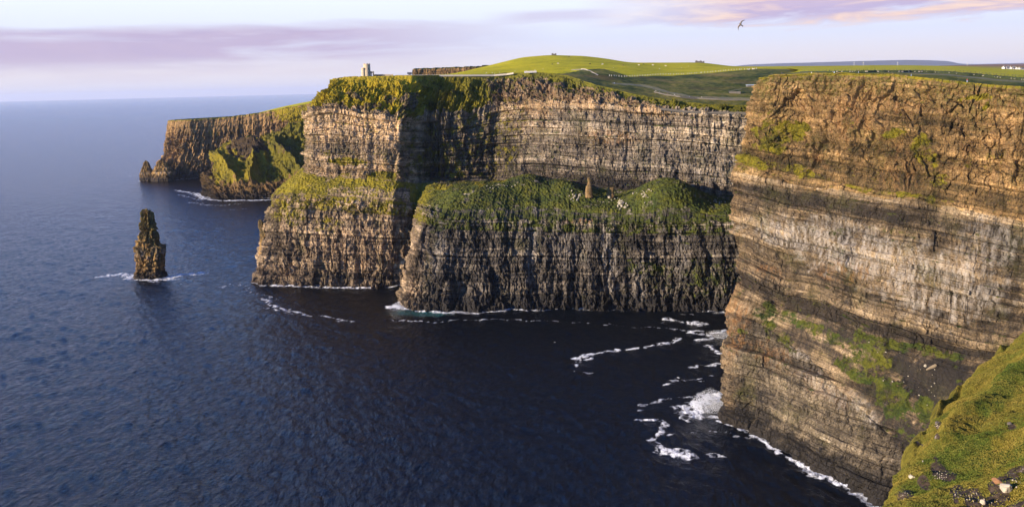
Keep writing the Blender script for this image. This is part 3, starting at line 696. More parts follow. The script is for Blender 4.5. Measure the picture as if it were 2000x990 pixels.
# ================================================================== SEA
def build_sea():
    na, nr = 1340, 940
    a = np.radians(np.concatenate([np.linspace(-75, -34, 60, endpoint=False), np.linspace(-34, 34, na-120), np.linspace(34, 75, 61)[1:]]))
    na = len(a)
    r = np.concatenate([np.geomspace(60, 250, 60, endpoint=False), np.geomspace(250, 2600, nr-160, endpoint=False), np.geomspace(2600, 130000, 100)])
    nr = len(r)
    X = np.sin(a)[:, None]*r[None]; Y = np.cos(a)[:, None]*r[None]
    # wind sea + swell
    fade = 1-sst(900, 2400, r)[None]
    wx = X*.86+Y*.5; wy = -X*.5+Y*.86
    Z = .8*perlin(wx/26, wy/60, 0, 1)+.75*perlin(wx/9, wy/20, 0, 2)+.48*perlin(wx/4, wy/8, 0, 3)+.3*perlin(X/50, Y/18, 0, 5)
    Z = Z*fade
    px, py, f = proj(np.stack([X, Y, np.zeros_like(X)], -1))
    # distance to shore
    d = np.full(X.shape, 1e9)
    xf, yf = X.ravel(), Y.ravel()
    cand = (np.abs(a)[:, None] < .62)*(r[None] > 250)*(r[None] < 2400)
    ci = np.nonzero(cand.ravel())[0]
    dd = np.full(len(ci), 1e9); 
    from mathutils.kdtree import KDTree
    pts = np.concatenate([s[::2] for s in SHORE])
    # coarse bins through a distance image
    cell = 1.5; x0, y0 = -900., 240.; nx, ny = int(1500/cell), int(2000/cell)
    # chamfer-like exact: use bucketed nearest points via brute force on a coarse grid, only near the shore
    G = np.full((nx, ny), 60.0, F32)
    for (sx, sy) in pts:
        i = int((sx-x0)/cell); j = int((sy-y0)/cell); w = 22
        i0, i1, j0, j1 = max(0, i-w), min(nx, i+w), max(0, j-w), min(ny, j+w)
        if i0 >= i1 or j0 >= j1: continue
        gx = x0+(np.arange(i0, i1)+.5)*cell; gy = y0+(np.arange(j0, j1)+.5)*cell
        q = np.hypot(gx[:, None]-sx, gy[None]-sy); G[i0:i1, j0:j1] = np.minimum(G[i0:i1, j0:j1], q)
    gi = np.clip((X-x0)/cell-.5, 0, nx-2); gj = np.clip((Y-y0)/cell-.5, 0, ny-2)
    i = gi.astype(int); j = gj.astype(int); fi = gi-i; fj = gj-j
    d = G[i, j]*(1-fi)*(1-fj)+G[i+1, j]*fi*(1-fj)+G[i, j+1]*(1-fi)*fj+G[i+1, j+1]*fi*fj
    nA = fbm(X/22, Y/22, 0, 4, 101); nB = fbm(X/5, Y/5, 0, 4, 102); nC = fbm(X/60, Y/60, 0, 3, 103)
    foam = (1-sst(.1, 1, d/np.maximum(4.5+16*nA+18*nC, 1.2)))*(.85+.7*nB)
    # thin the foam along the foot of the far bay wall
    calm = paint(px, py, [(1250,615,150,14,0,.55)], nA*0)
    foam = foam*(1-calm)
    WX = perlin(X/14, Y/14, 0, 111)+.5*nB; WY = perlin(X/14, Y/14, .5, 113)+.5*nA
    def line(pts, w, s, wob=6):
        nonlocal foam
        W = [atZ(x, y)[:2] for x, y in pts]
        for p, q in zip(W[:-1], W[1:]):
            lo = np.minimum(p, q)-w*3-12; hi = np.maximum(p, q)+w*3+12
            m = (X > lo[0]) & (X < hi[0]) & (Y > lo[1]) & (Y < hi[1])
            if not m.any(): continue
            qx = X[m]+wob*WX[m]; qy = Y[m]+wob*WY[m]
            v = q-p; t = np.clip(((qx-p[0])*v[0]+(qy-p[1])*v[1])/(v@v), 0, 1)
            dist = np.hypot(qx-p[0]-t*v[0], qy-p[1]-t*v[1])
            val = s*(1-sst(.1, 1.25, dist/(1.7*w*np.maximum(1+1.2*nA[m], .35))))*np.clip(.85+1.9*nB[m], 0, 1.2)
            foam[m] = np.maximum(foam[m], val)
    line([(195,542), (235,535), (262,540), (298,545), (335,541), (394,533)], 6, 1.1, 3)
    line([(262,541), (300,548), (330,545)], 7, 1.1, 3)
    line([(330,560), (400,545), (440,540)], 2, .5)
    line([(430,560), (465,553), (490,560), (480,575)], 5, .5, 9)
    line([(497,550), (540,558), (600,561), (720,561)], 3.5, 1.1, 3)
    line([(512,582), (545,600), (600,615), (680,626)], 3.5, .8); line([(520,600), (560,612)], 2, .7); line([(505,572), (540,585)], 3, .6)
    line([(765,598), (785,603), (850,609), (905,607)], 5, 1.2, 3); line([(905,607), (1000,604), (1055,605)], 2.4, .95, 3)
    line([(765,625), (860,630), (940,624), (1070,625), (1180,635)], 1.4, .75); line([(1180,632), (1250,638), (1340,645)], 1.2, .7)
    line([(1300,622), (1330,629), (1372,633)], 4.5, 1.0, 4); line([(1310,617), (1350,612)], 1.8, .8)
    line([(1355,648), (1385,655), (1415,645)], 4, .9); line([(1370,665), (1412,660)], 3, .8); line([(1390,675), (1415,690)], 3, .8)
    line([(1125,700), (1150,691), (1200,687), (1250,677), (1300,672), (1325,660)], 2.6, 1.0, 5); line([(1125,715), (1145,700), (1165,690)], 2, .9, 5); line([(1130,728), (1145,727)], 1.4, .8)
    line([(1240,799), (1262,785), (1320,778), (1390,776)], 1.3, .7); line([(1295,750), (1340,742), (1370,745)], 1.6, .8); line([(1360,715), (1400,710)], 2.6, .8); line([(1320,742),(1400,735)], 1.2, .7)
    line([(1350,800), (1385,778), (1408,770)], 7, 1.2, 4); line([(1345,812), (1400,812)], 5, .85, 5); line([(1320,805), (1345,820)], 1.5, .8)
    line([(1250,818), (1290,822), (1306,832), (1285,845), (1268,858), (1292,868), (1310,880), (1322,888)], 2.0, 1.05, 3); line([(1290,878), (1325,880), (1350,893)], 2.8, .95, 3)
    line([(1378,886), (1408,890)], 2, .8); line([(1300,850), (1315,842)], 1.4, .8)
    line([(1405,822), (1450,842), (1500,868), (1560,905), (1640,947), (1740,990)], 1.6, 1.0, 2.5); line([(1360,840), (1420,850), (1470,860)], 2, .55)
    line([(385,378), (398,388), (430,392), (520,391), (600,389)], 7, 1.1, 5)
    line([(345,372), (380,378), (400,386)], 7, .8); line([(375,395), (420,402), (470,398)], 8, .65, 12); line([(430,412), (480,408)], 5, .5); line([(350,380), (395,392)], 5, .6)
    line([(275,343), (240,345), (200,348)], 4, .6); line([(290,352), (350,352), (400,350)], 3, .7)
    line([(150,352), (210,345), (270,342)], 2.5, .35); line([(240,400), (330,408), (400,418)], 6, .28, 14); line([(120,380), (200,384)], 5, .25, 14)
    foam = np.clip(foam, 0, 1)
    tq = paint(px, py, [(830,612,60,6,0,.6)], nA)
    spr = sst(.5, 1, foam)*(.25+.5*np.clip(nB, 0, 1))
    Z = Z*(1-.3*foam)+spr
    P = np.stack([X, Y, Z], -1)
    m, t, p = new_mat('sea_water')
    fo, tu, _ = t.rgb('ma')
    pos = t.new('ShaderNodeNewGeometry').outputs['Position']
    dist = t.new('ShaderNodeVectorMath', operation='LENGTH'); t.put(dist.inputs[0], pos)
    rot = t.new('ShaderNodeMapping'); t.put(rot.inputs[0], pos); rot.inputs['Rotation'].default_value = (0, 0, math.radians(-30)); rot.inputs['Scale'].default_value = (1, .42, 1)
    v = rot.outputs[0]
    h1 = t.noise(v, .055, 5, .6, .4); h2 = t.noise(v, .26, 5, .62, .5); h3 = t.noise(v, 1.1, 3, .6, .3)
    hh = t.math('ADD', t.math('MULTIPLY', h1, 3.6), t.math('ADD', t.math('MULTIPLY', h2, 2.9), t.math('MULTIPLY', h3, .55)))
    nrm = t.bump(hh, 1.0, 1.05)
    patch = t.noise(t.vmul(pos, (1, .5, 1)), .004, 4, .6)
    deep = t.mix(patch, (.0006, .0016, .0035), (.001, .004, .009))
    deep = t.mix(tu, deep, (.03, .12, .12))
    wpos = t.vadd(pos, t.vmul(t.new_noise_color(pos, .12), (9, 9, 0)))
    la = t.mr(t.voro(wpos, .16, 'DISTANCE_TO_EDGE').outputs['Distance'], .0, .22, 1, 0); lb = t.mr(t.voro(wpos, .5, 'DISTANCE_TO_EDGE').outputs['Distance'], .0, .3, 1, 0)
    lace = t.math('ADD', t.math('MULTIPLY', la, .55), t.math('MULTIPLY', lb, .35))
    fo2 = t.math('MULTIPLY', fo, t.math('ADD', t.math('MULTIPLY', lace, .85), t.mr(fo, .45, 1.0, .30, .75)))
    ff = t.mr(t.math('ADD', fo2, t.math('MULTIPLY', t.math('SUBTRACT', t.noise(pos, .6, 8, .8), .5), 1.6)), .36, 1.0)
    ff = t.math('MULTIPLY', ff, t.mr(fo, .05, .25))
    col = t.mix(ff, deep, (.78, .80, .82))
    t.put(p.inputs['Base Color'], col); t.put(p.inputs['Roughness'], t.mr(ff, 0, 1, .16, .9)); p.inputs['IOR'].default_value = 1.333
    t.put(p.inputs['Normal'], nrm)
    me = mesh_from('sea', P, grid_faces(na, nr), m, True, dict(ma=np.stack([foam, tq, foam*0], -1)))
    tag(link('sea', me), 'deep blue rippled sea, almost black inside the bay, with white foam', 'water', kind='structure')
# ================================================================== SEA STACKS
def stack(name, label, prof, Y=None, depthk=.85, lean=0, mat=None, n=220, m=200, amp=(1.0, 1.0, .6), cat='sea stack', seed=5, base=0.0, gold=.5, wetz=12, grass=.15, shore=True):
    """prof = [(py, left px, right px)] from top to bottom"""
    py_b = prof[-1][0]; xm = (prof[-1][1]+prof[-1][2])/2
    if Y is None: Y = atZ(xm, py_b, 0)[1]
    t = np.linspace(0, 1, m)
    pys = np.interp(t, np.linspace(0, 1, len(prof)), [q[0] for q in prof])
    L = np.interp(pys, [q[0] for q in prof], [q[1] for q in prof]); R = np.interp(pys, [q[0] for q in prof], [q[2] for q in prof])
    th = np.linspace(0, 2*math.pi, n+1)[:-1]
    C = np.array([(atY(l, y, Y)+atY(r, y, Y))/2 for l, r, y in zip(L, R, pys)])
    W = np.array([(atY(r, y, Y)-atY(l, y, Y))[0]/2 for l, r, y in zip(L, R, pys)])
    P = np.zeros((n+1, m, 3)); tt = np.concatenate([th, [2*math.pi]])
    sq = (np.abs(np.cos(tt))**4+np.abs(np.sin(tt))**4)**-.25*.5+.5
    P[..., 0] = C[None, :, 0]+np.cos(tt)[:, None]*W[None]*sq[:, None]
    P[..., 1] = C[None, :, 1]+np.sin(tt)[:, None]*W[None]*depthk*sq[:, None]
    P[..., 2] = C[None, :, 2]
    Rm = W.mean(); sc = Rm/14.0
    u = (tt[:, None]*Rm/sc)+0*P[..., 2]; h = (P[..., 2]-P[..., 2].min())/sc
    cu, su_ = np.cos(tt)[:, None]*14, np.sin(tt)[:, None]*14
    N = np.stack([np.cos(tt)[:, None]+0*h, np.sin(tt)[:, None]+0*h, 0*h], -1)
    ed = np.minimum(tt/6.2832, 1-tt/6.2832)[:, None]; wrap = 1
    b1, k1, f1, e1 = block(np.abs(u-u.mean()), h, 6., 7., seed); b2, k2, f2, e2 = block(np.abs(u-u.mean()), h, 2.2, 3.2, seed+3)
    ua = np.abs(u-u.mean()); Fa, Ea = facet(ua, h+2*perlin(cu/4, su_/4, 0, seed), 6, 13, seed+61, 1.6); Fb, Eb = facet(ua, h, 2.4, 4.2, seed+66, 1.8)
    D = amp[0]*(3.0*np.abs(perlin(cu/6, su_/6, h/40, seed))+2.2*Fa+1.3*Fb+.6*perlin(cu/1.1, su_/1.1, h/1.6, seed+2)-1.6-2.0*(Ea < .09))
    D = D+amp[1]*(1.2*(b1-.5)+1.0*(b2-.5)+1.3*(hsh(k1, 0, seed)-.5)+.8*(hsh(k2, 0, seed)-.5)-((np.minimum(e1, 1-e1) < .07)*.8))
    D = D+amp[2]*fbm(cu/1.6, su_/1.6, h/2.0, 3, seed+7)*1.6
    P2 = P+N*(D*sc)[..., None]*np.clip(W/(Rm*.5), .25, 1)[None, :, None]
    P2[..., 2] += sc*4.5*amp[2]*(perlin(P2[..., 0]/3.4/sc, P2[..., 1]/3.4/sc, 0, seed+9))*(np.linspace(1, .0, m))[None]
    top = P2[:, :1].mean(0, keepdims=True)+np.array([0, 0, .3*sc]); P2 = np.concatenate([np.repeat(top, n+1, 0), P2], 1)
    bot = P2[:, -1:].copy(); bot[..., 2] = bot[..., 2]-5*sc-(3 if shore else 1); P2 = np.concatenate([P2, bot], 1)
    P2 = P2[:, ::-1]; P2[n] = P2[0]
    z = P2[..., 2]; N2 = normals(P2)
    uu = np.repeat((tt*Rm)[:, None], P2.shape[1], 1)
    nz = perlin(uu/5/sc, z/6/sc, 0, seed)
    one = np.ones_like(z)
    zt = (z-z.min())/(z.max()-z.min())
    g = grass*sst(.2, .7, N2[..., 2])+.0*one
    bed = (.42 if shore else .62)+.45*hsh(np.floor(z/(2.3*sc)), 0, seed)*one
    pal = .85*np.exp(-((zt-.42)/.07)**2)*sst(0, .4, perlin(uu/4, z/12, 0, seed+4)+.15) if shore else .2*one
    ma = np.stack([g, bed, (1-sst(wetz*.3, wetz, z-base+5*nz))*.85 if shore else 0*one], -1)
    mb = np.stack([gold*sst(.0, .3, nz+.1), pal, one*.8], -1)
    rc = np.stack([uu/1000, z/1000, gold*one*sst(.2, .9, zt)], -1)
    me = mesh_from(name, P2, grid_faces(*P2.shape[:2]), mat or M_stack, False, dict(ma=ma, mb=mb, rc=rc))
    o = link(name, me); tag(o, label, cat)
    if shore: SHORE.append(P2[::2, 3, :2])
    return o
stack('sea_stack', 'tall narrow rock stack standing alone in the sea with a white ring of surf', [
    (409,279,288), (411,278,291), (415,277,298), (430,276,301), (440,275,303), (452,274,304), (455,272,307), (467,271,309), (470,265,310), (479,266,313), (482,264,321),
    (495,264,322), (507,265,320), (512,267,320), (525,267,321), (534,263,324), (541,262,326)], seed=5, amp=(1.1, 1.35, .8), gold=.7)
stack('sea_stack', 'small dark pointed rock off the tip of the distant headland', [
    (314,284,286), (318,281,290), (326,278,294), (334,276,297), (338,274,301), (344,274,303), (351,275,305)], Y=2040, seed=15, n=110, m=90, gold=.1, amp=(.6,.7,.6), wetz=20)
stack('sea_stack', 'jagged low rock spur joined to the distant headland beside the small stack', [
    (309,316,319), (316,311,323), (326,303,332), (336,299,340), (350,297,345)], Y=2035, seed=25, n=110, m=90, gold=.15, amp=(.7,.8,.7), wetz=20)
# little finger of rock at the left edge of the tower headland
stack('rock_pinnacle', 'small finger of rock leaning off the left edge of the tower headland', [
    (429,506,510), (434,504,513), (442,504,515), (450,507,519), (462,508,524), (480,507,530), (500,505,530)], Y=902, seed=35, n=90, m=120, shore=False, amp=(.6,.8,.6), cat='rock', gold=.6)

# ---------------------------------------------------------------- bench rocks
def hull_rock(seed, blocky=.5, flat=1.0):
    rg = random.Random(seed); bm = bmesh.new()
    pts = []
    for i in range(26):
        v = Vector((rg.gauss(0, 1), rg.gauss(0, 1), rg.gauss(0, 1))).normalized()
        c = max(abs(v.x), abs(v.y), abs(v.z)); v = v.lerp(v/c*.9, blocky)
        pts.append(bm.verts.new((v.x, v.y*.85, v.z*flat)))
    r = bmesh.ops.convex_hull(bm, input=pts)
    bmesh.ops.delete(bm, geom=[v for v in bm.verts if not v.link_faces], context='VERTS')
    bmesh.ops.bevel(bm, geom=bm.edges[:], offset=.05, segments=1, affect='EDGES')
    bmesh.ops.subdivide_edges(bm, edges=[e for e in bm.edges if e.calc_length() > .35], cuts=2, use_grid_fill=True)
    q = np.array([v.co for v in bm.verts])*3; pn = perlin(q[:, 0], q[:, 1], q[:, 2], seed % 50)*.09
    for v, k in zip(bm.verts, pn): v.co += Vector(v.co).normalized()*float(k)
    me = bpy.data.meshes.new('boulder'); bm.to_mesh(me); bm.free(); return me
M_pale = simple('pale_boulder_rock', (.30, .26, .19), .9, 0, .35, 1.2)
M_tan = simple('tan_boulder_rock', (.17, .13, .08), .9, 0, .4, 1.0)
M_fgpale = simple('pale_weathered_stone', (.40, .34, .25), .9, 0, .3, 6.0)
M_fgdark = simple('dark_speckled_stone', (.10, .085, .07), .9, 0, .6, 5.0)
ROCKS = [hull_rock(i) for i in range(10)]
def boulder(px, py, size_px, key, label, group, mat=M_pale, P=None, sink=.3, name='boulder', sz=None):
    q = hit(key, px, py) if P is None else P
    Y = q[1]; s = size_px/2*Y/F
    me = ROCKS[random.randrange(10)].copy(); me.materials.clear(); me.materials.append(mat)
    o = link(name, me, loc=(q[0], q[1], q[2]+s*(1-sink*1.6)*.6)); o.scale = sz and tuple(s*k for k in sz) or (s, s*random.uniform(.7, 1.1), s*random.uniform(.7, 1.05))
    o.rotation_euler = (random.uniform(-.3, .3), random.uniform(-.3, .3), random.uniform(0, 6))
    tag(o, label, 'rock', group); return o
# standing rock tower on the bench
stack('rock_pinnacle', 'tallest standing rock pillar on the green bench below the amphitheatre wall', [
    (347,1148,1152), (348,1147,1153), (358,1148,1154), (361,1147,1155), (364,1144,1156), (374,1143,1157), (382,1143,1158)], Y=float(hit('main', 1152, 384)[1]), seed=45, n=90, m=110, shore=False, amp=(.12,.45,.3), cat='rock', gold=.35)
stack('rock_pinnacle', 'square topped rock block just right of the tall pillar on the bench', [
    (366,1187,1198), (368,1186,1199), (376,1187,1199), (383,1185,1200)], Y=float(hit('main', 1192, 383)[1]), seed=55, n=70, m=60, shore=False, amp=(.3,.9,.4), cat='rock', gold=.3)
for (cx, cy, rx, ry, n, smn, smx, lab, grp) in [
    (1124,383,12,9,24,2.5,5.2,'pale boulder in the heap left of the tall rock pillar on the bench', 'boulder heap left of the rock pillar'),
    (1214,398,9,10,16,3.5,7.5,'large pale block in the pile below and right of the square rock', 'block pile on the right part of the bench'),
    (1262,378,15,12,24,2,4.2,'small pale stone on the left flank of the rounded grassy mound', 'stones on the flank of the rounded mound'),
    (975,362,30,5,16,1.6,3,'small pale stone along the upper edge of the left half of the bench', 'stones on the left half of the bench'),
    (1190,388,30,6,12,1.5,3,'small pale stone scattered between the pillar and the block pile', 'stones between pillar and block pile'),
    (1400,392,20,6,12,2,4,'pale stone on the dark bench slope near the right cliff corner', 'stones near the right cliff corner')]:
    for i in range(n):
        x = random.gauss(cx, rx*.55); y = random.gauss(cy, ry*.55)
        boulder(x, y, random.uniform(smn, smx), 'main', lab, grp)
boulder(1190,385,8,'main','pale boulder leaning at the foot of the square topped rock',None)
# stones on the talus of the right cliff
for i in range(26):
    x = random.uniform(1690, 1900); y = 650+(x-1690)*.42+random.uniform(10, 95)
    boulder(x, y, random.uniform(1.6, 3.6), 'right', 'small grey stone lying on the dark talus slope of the right cliff', 'stones on the talus slope', sink=.2)
o = boulder(1818,722,26,'right','long tilted rock slab lying on the dark talus slope',None,mat=M_tan,sz=(1, .28, .3)); o.rotation_euler = (.2, -.7, -.6)
boulder(1805,713,7,'right','pale stone just left of the long tilted slab on the talus',None)

# ================================================================== TOWER
def bmobj(name, bm, mat, parent=None, loc=None):
    bmesh.ops.recalc_face_normals(bm, faces=bm.faces[:])
    me = bpy.data.meshes.new(name); bm.to_mesh(me); bm.free(); me.materials.append(mat); return link(name, me, parent, loc)
def bx(bm, x0, x1, y0, y1, z0, z1):
    vs = [bm.verts.new(c) for c in ((x0,y0,z0),(x1,y0,z0),(x1,y1,z0),(x0,y1,z0),(x0,y0,z1),(x1,y0,z1),(x1,y1,z1),(x0,y1,z1))]
    for f in ((0,3,2,1),(4,5,6,7),(0,1,5,4),(1,2,6,5),(2,3,7,6),(3,0,4,7)): bm.faces.new([vs[i] for i in f])
def ring(bm, cx, cy, r0, r1, z0, z1, a0=0, a1=6.28318, n=32, cap=True):
    """annular wall segment; r0<=0 gives a solid cylinder"""
    full = abs(a1-a0) > 6.28
    A = [a0+(a1-a0)*i/n for i in range(n+(0 if full else 1))]
    def vv(r, z): return [bm.verts.new((cx+r*math.cos(a), cy+r*math.sin(a), z)) for a in A]
    o0, o1, i0, i1 = vv(r1, z0), vv(r1, z1), vv(r0, z0), vv(r0, z1)
    m = len(A); rng_ = range(m if full else m-1)
    for k in rng_:
        j = (k+1) % m
        bm.faces.new((o0[k], o0[j], o1[j], o1[k])); bm.faces.new((i0[j], i0[k], i1[k], i1[j])); bm.faces.new((o1[k], o1[j], i1[j], i1[k])); bm.faces.new((o0[j], o0[k], i0[k], i0[j]))
    if not full:
        for k in (0, m-1): bm.faces.new((o0[k], o1[k], i1[k], i0[k]))
def stone_mat(name, a, b, sc=1.3):
    m, t, p = new_mat(name); tc = t.new('ShaderNodeTexCoord').outputs['Object']
    v = t.voro(t.vmul(tc, (1, 1, 2.2)), sc); n = t.noise(tc, 2.2, 5, .65)
    c = t.mix(t.math('ADD', t.math('MULTIPLY', n, .6), t.math('MULTIPLY', v.outputs['Distance'], .5)), a, b)
    e = t.voro(t.vmul(tc, (1, 1, 2.2)), sc, 'DISTANCE_TO_EDGE').outputs['Distance']
    c = t.mix(t.mr(e, 0, .08), tuple(x*.45 for x in a), c)
    t.put(p.inputs['Base Color'], c); p.inputs['Roughness'].default_value = .9
    t.put(p.inputs['Normal'], t.bump(e, .5, .08)); return m
M_tower = stone_mat('tower_stone', (.40, .30, .17), (.60, .48, .31)); M_dkstone = stone_mat('dark_stone', (.07, .06, .05), (.17, .15, .12))
M_dark = simple('dark_opening', (.01, .01, .012), .6)
M_flag = stone_mat('flagstone', (.30, .28, .25), (.5, .47, .42), .8)
def tower():
    Y = 952.0; b = atY(717.5, 149.5, Y)
    k = Y/F   # metres per photo pixel here
    t = empty('stone_tower', b, label='round pale stone tower with a turret on the headland clifftop', cat='tower')
    bm = bmesh.new(); R = 6.4*k
    ring(bm, 0, 0, R-.9, R, -1.5, 22*k, n=40); ring(bm, 0, 0, R-.05, R+.18, 20.8*k, 21.3*k, n=40)
    bm2 = bmesh.new(); ring(bm2, 0, 0, .02, R-.9, 20*k, 20.4*k, n=40)
    bmobj('tower_wall', bm, M_tower, t); bmobj('roof', bm2, M_dkstone, t)
    bm = bmesh.new()
    bm.free()
    for i in range(9):
        bm = bmesh.new(); ring(bm, 0, 0, R-.7, R+.02, 22*k, 23.8*k, i*.698, i*.698+.42, n=5); bmobj('battlement', bm, M_tower, t)
    for a, z in ((-1.0, 14), (-1.0, 6.5), (-2.0, 14), (-.35, 10)):
        bm = bmesh.new(); bx(bm, R-.25, R+.06, -.35, .35, z*k-.9, z*k+.9); bmesh.ops.rotate(bm, verts=bm.verts, cent=(0,0,0), matrix=Matrix.Rotation(a, 3, 'Z'))
        w = bmobj('window', bm, M_dark, t)
        bm = bmesh.new(); bx(bm, R-.1, R+.14, -.5, .5, z*k-1.15, z*k-.9); bmesh.ops.rotate(bm, verts=bm.verts, cent=(0,0,0), matrix=Matrix.Rotation(a, 3, 'Z')); bmobj('sill', bm, M_dkstone, w)
    bm = bmesh.new(); ring(bm, -6.6*k, -3.2*k, .02, 3.9*k, -1.5, 15.2*k, n=28); ring(bm, -6.6*k, -3.2*k, 3.8*k, 4.05*k, 14.2*k, 14.6*k, n=28)
    tu = bmobj('turret', bm, M_tower, t); 
    for i in range(6):
        bm = bmesh.new(); ring(bm, -6.6*k, -3.2*k, 3.0*k, 3.92*k, 15.2*k, 16.1*k, i*1.047, i*1.047+.6, n=4); bmobj('battlement', bm, M_tower, tu)
    # gatehouse annex with an open arch
    bm = bmesh.new(); x0 = 7.0*k; w = 5.6*k
    bx(bm, x0, x0+1.4*k, -2*k, 2*k, -1, 8.0*k); bx(bm, x0+w-1.9*k, x0+w, -2*k, 2*k, -1, 8.0*k); bx(bm, x0-.1, x0+w+.1, -2.1*k, 2.1*k, 6.0*k, 8.4*k)
    bx(bm, x0, x0+.8*k, -2*k, 2*k, 8.4*k, 9.2*k); bx(bm, x0+2.2*k, x0+3*k, -2*k, 2*k, 8.4*k, 9.2*k); bx(bm, x0+w-.8*k, x0+w, -2*k, 2*k, 8.4*k, 9.2*k)
    bmobj('gatehouse', bm, M_dkstone, t)
tower()
def wall_line(name, label, cat, pts, hgt, thick, mat, key=None, group=None, lift=0, n=None, jitter=.12):
    """pts px,py,Y along the foot"""
    W = [atY(*p) if len(p) == 3 else hit(key, *p) for p in pts]
    bm = bmesh.new(); prev = None
    for a, b in zip(W[:-1], W[1:]):
        L = np.linalg.norm(b-a); m = max(1, int(L/1.6)); d = (b-a)/L; nn = np.array([-d[1], d[0], 0])*thick/2
        for i in range(m):
            p = a+(b-a)*i/m; q = a+(b-a)*(i+.97)/m; hh = hgt*random.uniform(1-jitter, 1+jitter)
            c = [p-nn, q-nn, q+nn, p+nn]; lo = [bm.verts.new(tuple(x+np.array([0, 0, lift-1.2]))) for x in c]; hi = [bm.verts.new(tuple(x+np.array([0, 0, lift+hh]))) for x in c]
            bm.faces.new(hi); bm.faces.new(lo[::-1])
            for e in range(4): bm.faces.new((lo[e], lo[(e+1) % 4], hi[(e+1) % 4], hi[e]))
    o = bmobj(name, bm, mat); return tag(o, label, cat, group)
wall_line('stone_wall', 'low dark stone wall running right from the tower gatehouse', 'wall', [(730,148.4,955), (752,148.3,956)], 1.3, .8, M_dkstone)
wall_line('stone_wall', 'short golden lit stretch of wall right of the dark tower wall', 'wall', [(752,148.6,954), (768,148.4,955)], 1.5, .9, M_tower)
M_pathwall = simple('pale_flagstone', (.36, .32, .25), .9, 0, .15, .5)
wall_line('stone_wall', 'long pale flagstone wall along the clifftop below the green hill', 'wall', [(772,148.2,956), (850,147.5,964), (915,147.3,968), (965,147,972), (990,145,970), (1003,143,966)], .6, .4, M_pathwall, jitter=.05)
wall_line('stone_wall', 'short pale viewing wall on the crest above the amphitheatre', 'wall', [(1024,140.8,958), (1048,140,956)], .8, .7, M_flag)
wall_line('stone_wall', 'pale diagonal flagstone wall running down the shaded hollow', 'wall', [(1135,135.6,1096), (1143,136,1090), (1152,139.5,1070), (1168,147.5,1030)], .7, .4, M_pathwall, jitter=.05)
wall_line('stone_wall', 'dark flagstone wall beside the path in the shaded hollow', 'wall', [(1276,179), (1300,184), (1330,189), (1362,192), (1400,194), (1476,196)], 1.3, .6, M_dkstone, key='land')
wall_line('stone_wall', 'low slate wall along the cliff edge at the foot of the hollow', 'wall', [(1290,211), (1340,219), (1400,222), (1474,222)], .9, 1.2, M_dkstone, key='main')
# sunken visitor shelter in the hollow
q = hit('land', 1437, 181); e = empty('shelter', q, -.3, label='dark low shelter with a slanting roof beside the hollow path', cat='shelter')
bm = bmesh.new(); bx(bm, -6, 6, -2.5, 2.5, -1, 2.0); bmobj('wall', bm, M_dkstone, e)
bm = bmesh.new(); vs = [bm.verts.new(c) for c in ((-7,-3,1.9),(7,-3,4.6),(7,3,4.6),(-7,3,1.9),(-7,-3,2.4),(7,-3,5.1),(7,3,5.1),(-7,3,2.4))]
for f in ((0,3,2,1),(4,5,6,7),(0,1,5,4),(1,2,6,5),(2,3,7,6),(3,0,4,7)): bm.faces.new([vs[i] for i in f])
bmobj('roof', bm, simple('slate', (.03, .03, .035), .6), e)
M_white = simple('white_paint', (.55, .52, .47), .7, 0, .05); M_slate = simple('grey_slate', (.09, .09, .10), .7); M_glass = simple('pale_roof_glass', (.28, .33, .38), .2)
q = hit('land', 1470, 168); e = empty('building', q, 0, label='pale blue flat roofed building partly behind the right cliff corner', cat='building')
bm = bmesh.new(); bx(bm, -7, 7, -3, 3, -1, 1.6); bmobj('wall', bm, M_dkstone, e); bm = bmesh.new(); bx(bm, -7.4, 7.4, -3.4, 3.4, 1.6, 2.6); bmobj('roof', bm, M_glass, e)
def house(name, label, b, w, d, h, rz, group=None, chimney=True):
    e = empty(name, b, rz, label=label, cat='house', group=group)
    bm = bmesh.new(); vs = [bm.verts.new(c) for c in ((-w,-d,-2),(w,-d,-2),(w,d,-2),(-w,d,-2),(-w,-d,h),(w,-d,h),(w,d,h),(-w,d,h),(-w,0,h+d*.8),(w,0,h+d*.8))]
    for f in ((0,1,5,4),(2,3,7,6),(1,2,6,9,5),(3,0,4,8,7)): bm.faces.new([vs[i] for i in f])
    bmobj('wall', bm, M_white, e)
    bm = bmesh.new(); r = .5
    for s in (-1, 1):
        a = [(-w-r, s*(d+r), h-.3), (w+r, s*(d+r), h-.3), (w+r, 0, h+d*.8+.25), (-w-r, 0, h+d*.8+.25)]
        v = [bm.verts.new(c) for c in a]+[bm.verts.new((x, y, z+.3)) for x, y, z in a]
        for f in ((0,1,2,3),(7,6,5,4),(0,4,5,1),(1,5,6,2),(2,6,7,3),(3,7,4,0)): bm.faces.new([v[i] for i in f])
    ro = bmobj('roof', bm, M_slate, e)
    if chimney: bm = bmesh.new(); bx(bm, w-1.6, w-.4, -.6, .6, h+d*.3, h+d*.8+1.6); bmobj('chimney', bm, M_white, ro)
    for x in (-w*.5, w*.5):
        bm = bmesh.new(); bx(bm, x-.6, x+.6, -d-.05, -d+.1, h*.35, h*.8); bmobj('window', bm, M_dark, e)
    bm = bmesh.new(); bx(bm, -.5, .5, -d-.05, -d+.1, -.2, 2.1); bmobj('door', bm, M_slate, e)
    return e
house('cottage', 'tiny white house on the clifftop just left of the skyline rock band', atY(800, 147.2, 962)+V3(0, 0, .1), 2.0, 1.3, 1.3, .2, chimney=False)
HL = ['white cottage at the left end of the far village row', 'small low cottage second from the left in the far village', 'small white gable third from the left in the far village', 'cottage in the middle of the far village row', 'tall white gabled house right of the village middle',
      'wide white house near the right end of the village', 'dark grey roofed house at the right edge of the village']
